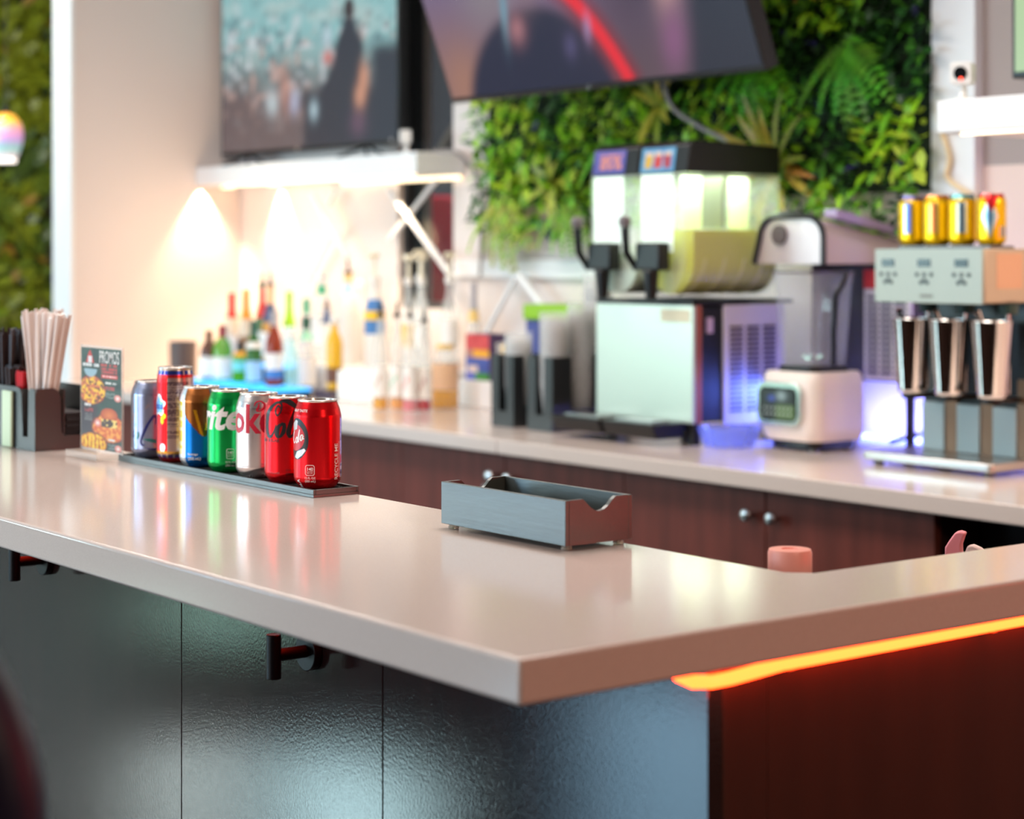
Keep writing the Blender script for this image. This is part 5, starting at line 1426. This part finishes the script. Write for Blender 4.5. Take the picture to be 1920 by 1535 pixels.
def ycan(x, top, motif, label):
    loc = (x, 3.553, BZ + 0.515)
    def f(s, z):
        c = YEL
        if z > 0.108: return top
        if motif == 0 and abs(s + 0.012) < 0.009 and 0.03 < z < 0.10: c = rgb(206, 216, 240) if abs(s + 0.012) > 0.004 else rgb(80, 110, 200)
        if motif == 1 and abs(s + 0.008) < 0.010 and 0.03 < z < 0.10: c = rgb(246, 226, 140) if abs(s + 0.008) > 0.004 else rgb(230, 120, 60)
        if motif == 2 and abs(s + 0.002) < 0.012 and 0.03 < z < 0.10: c = rgb(214, 230, 226) if abs(s) > 0.004 else rgb(50, 120, 160)
        if motif == 3:
            d = abs(s + 0.004) / 0.019 + abs(z - 0.066) / 0.050
            if d < 1: c = rgb(190, 222, 236)
            if d < 0.55: c = rgb(120, 176, 214)
            if abs(s) < 0.016 * (z - 0.075) / 0.03 and z > 0.075: c = rgb(222, 40, 50)
            if s > 0.018 and 0.02 < z < 0.045: c = rgb(230, 220, 200) if vnoise(s * 900, 2, 3) > 0.5 else rgb(90, 70, 50)
        return c
    make_can(loc, R12, 0.1200, N12, f, label, fa(x, 3.553), 'yellow cans on the mixer', na=72, nv=36)
ycan(-3.107, rgb(70, 74, 140), 0, 'yellow can with blue shoulder, leftmost of four on the mixer')
ycan(-3.033, rgb(226, 130, 50), 1, 'yellow can with orange shoulder on the mixer')
ycan(-2.958, rgb(60, 150, 160), 2, 'yellow can with teal shoulder on the mixer')
ycan(-2.874, rgb(214, 60, 54), 3, 'yellow can with red and pale blue motif, rightmost on the mixer')

# ------------------------------------------------------------------ stands for the bottles
ls = thing('lit_bottle_stand', 'stepped bottle stand with glowing cyan top on the back counter', 'bottle stand', (-6.44, 3.35, BZ))
MB().box(0, 0, 0, 0.705, 0.138, 0.024).build('lower_base', M_BLACKM, ls)
MB().box(0, 0, 0.0242, 0.705, 0.138, 0.035).build('lit_tread', M_CYANTOP, ls, bevel=0.001)
MB().box(-0.11, 0.150, 0, 0.490, 0.272, 0.088).build('upper_base', M_BLACKM, ls)
MB().box(-0.11, 0.150, 0.0882, 0.490, 0.272, 0.099).build('lit_tread', M_CYANTOP, ls, bevel=0.001)
def block(name, x0, y0, x1, y1, h, m, label, cat):
    t = MB().box(0, 0, 0, x1 - x0, y1 - y0, h).build(name, m, loc=(x0, y0, BZ), bevel=0.003)
    return tag(t, label, cat)
block('display_riser', -6.30, 3.627, -5.556, 3.90, 0.0992, M_WHITE, 'long white riser behind the lit stand carrying pale bottles', 'riser')
block('display_riser', -5.553, 3.66, -5.262, 3.895, 0.0992, M_WHITE, 'short white riser carrying the pump bottles', 'riser')
block('display_riser', -5.165, 3.70, -4.938, 3.85, 0.085, M_WHITE, 'low white block under the red and blue carton', 'riser')
block('display_block', -5.745, 3.50, -5.632, 3.605, 0.029, mat('dark_block', rgb(84, 72, 84), 0.5), 'small dark block under the yellow bottle', 'riser')

# ------------------------------------------------------------------ bottles
def glass(nm, c, tr=0.55, r=0.06):
    return mat('glass_' + nm, c, r, alpha=1.0 - tr)
G_BROWN = glass('brown', rgb(84, 34, 22), 0.12); G_GREEN = glass('green', rgb(84, 168, 16), 0.22); G_DKGREEN = glass('dark_green', rgb(44, 110, 30), 0.2)
G_CLEAR = glass('clear', rgb(250, 250, 246), 0.7); G_AMBER = glass('amber', rgb(150, 46, 8), 0.12); G_CREAM = glass('cream', rgb(250, 228, 200), 0.2, 0.3)
G_CYANLIT = glass('cyanlit', rgb(190, 240, 240), 0.6); G_YEL = glass('yellow', rgb(244, 190, 8), 0.2); G_FROST = glass('frosted', rgb(246, 238, 230), 0.25, 0.4)  # cyan glow of the stand put into the tint of clear glass
G_GOLD = glass('gold', rgb(240, 170, 40), 0.35); G_RED = glass('red', rgb(190, 20, 40), 0.3); G_PINK = glass('pink', rgb(236, 120, 130), 0.4); G_ORANGE = glass('orange', rgb(250, 170, 80), 0.4)
def paint(nm, c, rough=0.4): return mat('paint_' + nm, c, rough)
P_WHITE = paint('white', rgb(244, 236, 228)); P_RED = paint('red', rgb(232, 60, 44)); P_BURG = paint('burgundy', rgb(150, 40, 50)); P_BLACK = paint('black', rgb(40, 36, 36))
P_ORANGE = paint('orange', rgb(246, 160, 40)); P_NAVY = paint('navy', rgb(70, 84, 120)); P_LIME = paint('lime', rgb(170, 214, 20)); P_GREEN = paint('green', rgb(60, 180, 130))
P_CYAN = paint('cyan', rgb(120, 214, 214)); P_SKY = paint('sky', rgb(170, 206, 236)); P_BLUE = paint('blue', rgb(70, 124, 186)); P_GOLD = paint('gold', rgb(240, 200, 120)); P_YEL = paint('yellow', rgb(250, 200, 30))
P_TAN = paint('tan', rgb(176, 120, 80)); P_MINT = paint('mint', rgb(150, 210, 180)); P_DKG = paint('dark_green', rgb(30, 84, 66)); P_GREY = paint('grey', rgb(176, 168, 172)); P_BROWN = paint('brown', rgb(110, 70, 50))

def bottle(x, y, z, h, r, body, label, neck=0.24, shoulder=0.56, foil=None, foilz=(0.74, 1.0), labels=(), cap=None, pourer=False, group='bottles on the back bar', rz=0.0, name='bottle'):
    t = thing(name, label, 'bottle', (x, y, z), rz, group)
    nr = max(r * neck / 0.6, 0.0095); hs = h * shoulder; hb = h * (0.86 if pourer else 0.965)
    pr = [(r * 0.86, 0), (r * 0.98, 0.003), (r, 0.008), (r, hs), (r * 0.93, hs + 0.12 * (hb - hs) * 1.2), (r * 0.62 + nr * 0.3, hs + 0.34 * (hb - hs)), (nr * 1.12, hs + 0.52 * (hb - hs)), (nr, hs + 0.62 * (hb - hs)), (nr, hb)]
    MB().lathe(pr, 22).build('body', body, t, sharp=40)
    pf = prof_at(pr)
    for (za, zb, m) in labels:
        k = 6; b = MB()
        b.lathe([(pf(h * (za + (zb - za) * i / k)) + 0.0006, h * (za + (zb - za) * i / k)) for i in range(k + 1)], 22, cap0=False, cap1=False).build('label', m, t, sharp=50)
    if foil:
        k = 6; za, zb = foilz
        MB().lathe([(pf(min(h * (za + (zb - za) * i / k), hb)) + 0.0010, h * (za + (zb - za) * i / k) - (0.001 if i == k else 0)) for i in range(k + 1)], 18, cap0=False).build('foil', foil, t, sharp=50)
    if cap and not pourer:
        MB().lathe([(nr + 0.0016, h * 0.90), (nr + 0.002, h * 0.905), (nr + 0.002, h * 0.995), (nr + 0.001, h)], 18).build('cap', cap, t, sharp=50)
    if pourer:
        p = MB().cyl((0, 0, hb), (0, 0, hb + 0.012), nr + 0.002, nr + 0.001, 16)
        p.tube([(0, 0, hb + 0.0122), (0.002, -0.002, hb + 0.03), (0.010, -0.010, h)], [0.0055, 0.005, 0.0035], 8)
        p.build('pourer', cap or P_BLACK, t)
    return t
T1, T2, T3 = BZ + 0.0354, BZ + 0.0994, BZ + 0.0996
bottle(-6.357, 3.43, T1, 0.179, 0.0332, G_BROWN, 'short brown bottle with white label, leftmost on the lit stand', labels=((0.06, 0.46, P_WHITE),), foil=P_BROWN, foilz=(0.72, 1.0))
bottle(-6.256, 3.43, T1, 0.201, 0.0348, G_GREEN, 'green bottle with white label and burgundy neck on the lit stand', labels=((0.05, 0.43, P_WHITE),), foil=P_BURG, foilz=(0.78, 1.0))
bottle(-6.127, 3.43, T1, 0.148, 0.0286, G_GREEN, 'small green bottle with cyan label and black cap on the lit stand', labels=((0.28, 0.52, P_CYAN), (0.64, 0.74, P_ORANGE)), foil=P_BLACK, foilz=(0.76, 1.0))
bottle(-6.028, 3.43, T1, 0.225, 0.0280, G_DKGREEN, 'green bottle with pale blue label and dark neck on the lit stand', labels=((0.04, 0.36, P_SKY), (0.56, 0.66, P_WHITE)), foil=P_DKG, foilz=(0.76, 1.0))
bottle(-5.887, 3.43, T1, 0.262, 0.0310, G_AMBER, 'amber whisky bottle with big white label on the lit stand', labels=((0.10, 0.22, P_BLUE), (0.22, 0.44, P_WHITE)), foil=P_GREY, foilz=(0.80, 1.0), shoulder=0.52)
bottle(-5.766, 3.43, T1, 0.190, 0.0240, G_CYANLIT, 'clear bottle lit pale cyan at the right end of the lit stand', cap=P_WHITE)
U = BZ + 0.0994
bottle(-6.43, 3.565, U, 0.250, 0.0319, G_CREAM, 'cream bottle with long red neck on the upper lit step', foil=P_RED, foilz=(0.62, 1.0), shoulder=0.42, labels=((0.1, 0.36, P_WHITE),))
bottle(-6.321, 3.565, U, 0.266, 0.0296, G_CREAM, 'cream bottle with long orange neck on the upper lit step', foil=P_ORANGE, foilz=(0.58, 1.0), shoulder=0.40, labels=((0.08, 0.34, P_TAN),))
bottle(-6.239, 3.585, U, 0.326, 0.0273, G_DKGREEN, 'tall bottle with red neck and black pourer on the upper lit step', foil=P_RED, foilz=(0.50, 0.82), shoulder=0.42, pourer=True, labels=((0.08, 0.34, P_WHITE),))
bottle(-6.146, 3.565, U, 0.325, 0.0290, G_ORANGE, 'tall amber-necked bottle with navy collar and black pourer on the upper step', foil=P_NAVY, foilz=(0.46, 0.66), shoulder=0.40, pourer=True, labels=((0.08, 0.34, P_WHITE),))
bottle(-6.029, 3.575, U, 0.261, 0.0248, G_CYANLIT, 'clear bottle with lime green neck on the upper lit step', foil=P_LIME, foilz=(0.52, 1.0), shoulder=0.42)
bottle(-6.093, 3.75, T3, 0.326, 0.0390, G_CLEAR, 'tall clear bottle with green neck band and white cap on the long riser', foil=P_GREEN, foilz=(0.76, 0.86), cap=P_WHITE, labels=((0.2, 0.5, P_WHITE),))
bottle(-6.192, 3.745, T3, 0.229, 0.0295, G_CLEAR, 'shorter clear bottle with green cap on the long riser', foil=P_GREEN, foilz=(0.76, 1.0), labels=((0.15, 0.45, P_WHITE),))
bottle(-5.888, 3.56, BZ, 0.275, 0.0360, G_CLEAR, 'clear bottle with white label and dark green cap right of the lit stand', foil=P_DKG, foilz=(0.84, 1.0), labels=((0.12, 0.48, P_WHITE), (0.7, 0.82, P_MINT)))
bottle(-6.008, 3.72, T3, 0.232, 0.0270, G_CLEAR, 'clear bottle with navy neck and thin brown pourer on the long riser', foil=P_NAVY, foilz=(0.62, 0.84), pourer=True, cap=P_BROWN)
bottle(-5.685, 3.55, BZ + 0.0294, 0.250, 0.0280, G_YEL, 'yellow liqueur bottle on the small dark block', cap=P_WHITE, labels=((0.10, 0.30, P_BROWN),), shoulder=0.62)
bottle(-5.865, 3.72, T3, 0.375, 0.0360, G_FROST, 'tall frosted bottle with gold neck ring and brown pourer', pourer=True, cap=P_BROWN, foil=P_GOLD, foilz=(0.80, 0.855), labels=((0.66, 0.76, P_SKY),), shoulder=0.52)
bottle(-5.945, 3.82, T3, 0.30, 0.0330, G_FROST, 'frosted bottle half hidden behind the navy-necked bottle', cap=P_WHITE)
bottle(-5.293, 3.855, T3, 0.300, 0.0215, G_CLEAR, 'slim bottle with gold neck and grey cap behind the carton', foil=P_GREY, foilz=(0.70, 1.0), labels=((0.56, 0.69, P_GOLD),), shoulder=0.48)
# pump bottles
def pump_bottle(x, y, z, h, r, body, label, labels=()):
    t = thing('pump_bottle', label, 'bottle', (x, y, z), rnd.uniform(-0.3, 0.3), 'pump bottles on the back bar')
    hb = h * 0.74; nr = r * 0.42
    pr = [(r * 0.9, 0), (r, 0.006), (r, hb * 0.66), (r * 0.8, hb * 0.76), (nr, hb * 0.88), (nr, hb)]
    MB().lathe(pr, 22).build('body', body, t); pf = prof_at(pr)
    for za, zb, m in labels:
        MB().lathe([(pf(h * (za + (zb - za) * i / 3)) + 0.0006, h * (za + (zb - za) * i / 3)) for i in range(4)], 22, cap0=False, cap1=False).build('label', m, t)
    MB().cyl((0, 0, hb), (0, 0, hb + 0.022), nr + 0.004, n=20).build('collar', P_WHITE, t)
    MB().cyl((0, 0, hb + 0.0222), (0, 0, h - 0.016), 0.006, n=14).prism(rrect(0, 0, 0.034, 0.034, 0.015), 'z', h - 0.0158, h).tube([(0, 0, h - 0.010), (0.02, -0.028, h - 0.008), (0.027, -0.038, h - 0.018)], [0.008, 0.006, 0.005], 8).build('pump_head', mat('pump_cream', rgb(252, 240, 214), 0.35), t, bevel=0.001)
    return t
pump_bottle(-5.62, 3.672, T3, 0.398, 0.0348, P_WHITE, 'white pump bottle with blue and yellow label, behind the white box', ((0.30, 0.42, P_BLUE), (0.42, 0.50, P_YEL), (0.50, 0.60, P_BLUE)))
pump_bottle(-5.500, 3.78, T3, 0.408, 0.0290, G_CLEAR, 'clear syrup bottle with cream pump, left of the three close together', ((0.2, 0.4, P_WHITE),))
pump_bottle(-5.462, 3.705, T3, 0.392, 0.0250, G_CLEAR, 'clear syrup bottle with cream pump, middle of the three close together', ((0.2, 0.4, P_GOLD),))
pump_bottle(-5.408, 3.722, T3, 0.390, 0.0252, G_CLEAR, 'clear syrup bottle with cream pump, right of the three close together', ((0.2, 0.4, P_WHITE),))
pump_bottle(-5.355, 3.80, T3, 0.400, 0.0290, G_CLEAR, 'clear syrup bottle with wide cream pump above the amber jar', ((0.2, 0.42, P_WHITE),))
# slim juice bottles at the front of the counter
def juice(x, y, h, r, body, lab, label):
    t = thing('juice_bottle', label, 'bottle', (x, y, BZ), rnd.uniform(-0.4, 0.4), 'slim juice bottles on the back counter')
    pr = [(r * 0.9, 0), (r, 0.005), (r, h * 0.55), (r * 0.9, h * 0.62), (r * 0.5, h * 0.74), (r * 0.42, h * 0.86)]
    MB().lathe(pr[:4] + pr[4:], 20).build('body', G_CLEAR, t)
    MB().lathe([(r * 0.9 - 0.001, 0.002), (r + 0.0003, 0.006), (r + 0.0003, h * 0.115)], 20, cap1=False).build('juice', body, t)
    MB().lathe([(r + 0.0006, h * 0.13), (r + 0.0006, h * 0.42)], 20, cap0=False, cap1=False).build('label', P_WHITE, t)
    b = MB()
    for k in range(3):
        a = -1.9 + 0.5 * k
        b.add([((r + 0.0011) * cos(a + dx), (r + 0.0011) * sin(a + dx), h * (0.20 + 0.05 * k) + dz) for dx, dz in ((-0.16, 0), (0, -0.012), (0.16, 0), (0, 0.014))], [(0, 1, 2, 3)])
    b.build('fruit_print', lab, t)
    MB().cyl((0, 0, h * 0.862), (0, 0, h * 0.90), r * 0.5, n=16).tube([(0, 0, h * 0.902), (0.002, 0, h * 0.95), (0.006, -0.005, h)], [0.005, 0.0045, 0.003], 8).build('pourer', P_BLACK, t)
    return t
juice(-5.168, 3.398, 0.341, 0.0228, G_GOLD, P_TAN, 'slim juice bottle with yellow juice, leftmost of four at the counter edge')
juice(-5.131, 3.437, 0.341, 0.0235, G_ORANGE, P_GREEN, 'slim juice bottle with orange juice, second of four at the counter edge')
juice(-5.041, 3.425, 0.341, 0.0217, G_PINK, P_RED, 'slim juice bottle with pink juice, third of four at the counter edge')
juice(-5.036, 3.475, 0.322, 0.0217, G_RED, P_BURG, 'slim juice bottle with dark red juice, rightmost of four at the counter edge')
aj = thing('amber_jar', 'wide jar of amber syrup behind the slim juice bottles', 'jar', (-5.098, 3.60, BZ))
MB().lathe([(0.040, 0), (0.043, 0.006), (0.043, 0.150), (0.030, 0.175), (0.026, 0.19)], 28).build('body', G_CLEAR, aj)
MB().lathe([(0.041, 0.002), (0.0435, 0.007), (0.0435, 0.060)], 28, cap1=False).build('syrup', G_GOLD, aj)
MB().lathe([(0.0438, 0.062), (0.0438, 0.145)], 28, cap0=False, cap1=False).build('label', paint('peach', rgb(236, 190, 150)), aj)
MB().cyl((0, 0, 0.1905), (0, 0, 0.205), 0.029, n=24).build('lid', P_GOLD, aj)
# white box, carton, lemons
wbx = thing('napkin_box', 'bright white box on the back counter below the pump bottles', 'box', (-5.612, 3.515, BZ))
MB().box(0, 0, 0, 0.222, 0.085, 0.100).build('body', mat('white_box', rgb(252, 248, 240), 0.5), wbx, bevel=0.004)
MB().box(0.03, 0.02, 0.1005, 0.19, 0.066, 0.112).build('napkin_stack', P_WHITE, wbx)
def cartonpic(u, v):
    if v < 0.17: return rgb(60, 140, 60) if u > 0.42 else rgb(90, 100, 190)
    if v < 0.50: 
        if 0.08 < u < 0.52 and 0.1 < v < 0.32: return rgb(226, 200, 190)
        return rgb(70, 90, 170)
    if v < 0.66: return rgb(240, 170, 40) if u > 0.3 else rgb(176, 120, 110)
    return mixc(rgb(190, 44, 50), rgb(226, 90, 90), vnoise(u * 6, v * 14, 3))
ct = thing('carton', 'red, orange and blue carton on the low white block', 'box', (-5.153, 3.722, BZ + 0.0855))
MB().box(0, 0, 0, 0.128, 0.08, 0.150).build('body', mat('carton_blue', rgb(90, 70, 110), 0.5), ct)
picture('front_print', 0.126, 0.148, 40, 40, cartonpic, M_PRINT, ct, loc=(0.001, -0.0008, 0.001))
jr = thing('fruit_jar', 'clear jar of lemons and orange slices beside the carton', 'jar', (-4.982, 3.765, BZ + 0.0855))
MB().lathe([(0.034, 0), (0.038, 0.004), (0.040, 0.125), (0.037, 0.125), (0.035, 0.008), (0.001, 0.007)], 28).build('glass', mat('jar_glass', (1, 1, 1), 0.03, alpha=0.2), jr)
for i, (dx, dy, dz, m) in enumerate(((-0.004, -0.004, 0.030, 'P_YEL'), (0.006, 0.004, 0.068, 'P_ORANGE'), (-0.005, 0.0, 0.102, 'P_YEL'))):
    l = MB().lathe([(0.001, -0.025), (0.012, -0.019), (0.0205, -0.008), (0.0215, 0.004), (0.0165, 0.015), (0.006, 0.022), (0.001, 0.025)], 18).build('lemon' if m == 'P_YEL' else 'orange', globals()[m], None, loc=(-4.982 + dx, 3.765 + dy, BZ + 0.0855 + dz), rot=(1.2 + i, 0.4, 0.3 * i))
    tag(l, ('yellow lemon at the bottom of the clear jar', 'small orange in the middle of the clear jar', 'yellow lemon at the top of the clear jar')[i], 'fruit')
tb = thing('storage_tub', 'navy tub with bright green lid behind the clear cups', 'box', (-4.925, 3.79, BZ))
MB().prism([(0.01, 0), (0.335, 0), (0.345, 0.285), (0.0, 0.285)], 'y', 0, 0.135).build('body', mat('navy_tub', rgb(66, 76, 140), 0.4), tb, bevel=0.006)
MB().box(-0.006, -0.006, 0.2855, 0.351, 0.141, 0.335).build('lid', mat('green_lid', rgb(140, 190, 30), 0.4), tb, bevel=0.006)
cn = thing('candle_holder', 'dark grey tumbler by the left wall at the end of the counter', 'cup', (-6.79, 3.55, BZ))
MB().lathe([(0.048, 0), (0.052, 0.004), (0.054, 0.155), (0.049, 0.155), (0.047, 0.01), (0.001, 0.009)], 28).build('body', mat('dark_grey_plastic', rgb(84, 74, 74), 0.45), cn)
o = MB().lathe([(0.0, 0.0), (0.020, 0.004), (0.024, 0.02), (0.018, 0.036), (0.001, 0.042)], 18).build('orange', mat('orange_peel', rgb(236, 104, 50), 0.5), loc=(-6.655, 3.49, BZ))
tag(o, 'small orange fruit on the counter right of the dark tumbler', 'fruit')

# ------------------------------------------------------------------ cup holders with stacks of clear cups
M_CUP = mat('clear_cup', (0.93, 0.90, 0.88), 0.10, alpha=0.15, spec=0.9)
def holder(x, y, w, d, h, slots, label):
    t = thing('cup_holder', label, 'cup holder', (x, y, BZ))
    k = mat('charcoal_metal', rgb(40, 42, 44), 0.32, spec=0.7)
    sw = 0.018
    if slots:
        MB().prism([(0, 0), (w, 0), (w, h), (w / 2 + sw, h), (w / 2 + sw, 0.045), (w / 2 - sw, 0.045), (w / 2 - sw, h), (0, h)], 'y', 0, 0.003).build('front_panel', k, t, smooth=False)
    MB().prism([(0.0032, 0), (d, 0), (d, h), (d * 0.72, h), (d * 0.72, 0.06), (d * 0.34, 0.06), (d * 0.34, h), (0.0032, h)], 'x', w - 0.003, w).build('side_panel', k, t, smooth=False)
    MB().box(0, 0.0032, 0, 0.003, d, h).build('side_panel', k, t)
    MB().box(0.0032, d - 0.003, 0, w - 0.0032, d, h).build('rear_panel', k, t)
    MB().box(0.0032, 0.0032, 0, w - 0.0032, d - 0.0032, 0.003).build('base', k, t)
    return t
holder(-4.515, 3.352, 0.104, 0.115, 0.206, True, 'charcoal cup holder with one stack of clear cups, on the left')
holder(-4.345, 3.352, 0.112, 0.205, 0.208, True, 'charcoal cup holder with two stacks of clear cups, beside the slush machine')
def cup_proto(r, h):
    return MB().lathe([(r * 0.66, 0), (r * 0.68, 0.002), (r * 0.96, h - 0.004), (r, h - 0.003), (r * 1.01, h), (r * 0.97, h), (r * 0.94, h - 0.004), (r * 0.65, 0.003), (0.001, 0.003)], 22).build('plastic_cup', M_CUP)
def stack(x, y, n, r, h, dz, label, z0=BZ + 0.0034):
    p = cup_proto(r, h)
    for i in range(n):
        o = p if i == 0 else p.copy()
        if i: COL.objects.link(o)
        o.location = (x + rnd.uniform(-.0006, .0006), y + rnd.uniform(-.0006, .0006), z0 + i * dz)
        tag(o, ('topmost ' + label.replace(' nested', ', mouth open,') if i == n - 1 else label), 'cup', 'clear cups stacked in the cup holders')
stack(-4.463, 3.410, 15, 0.043, 0.120, 0.0105, 'clear plastic cup nested in the left cup holder stack')
stack(-4.289, 3.404, 20, 0.044, 0.130, 0.0105, 'clear plastic cup nested in the front stack of the right cup holder')
stack(-4.289, 3.504, 22, 0.044, 0.130, 0.0108, 'clear plastic cup nested in the rear stack of the right cup holder')
stack(-4.375, 3.635, 24, 0.046, 0.150, 0.0125, 'tall clear plastic cup nested in the free stack behind the right cup holder', BZ + 0.0004)
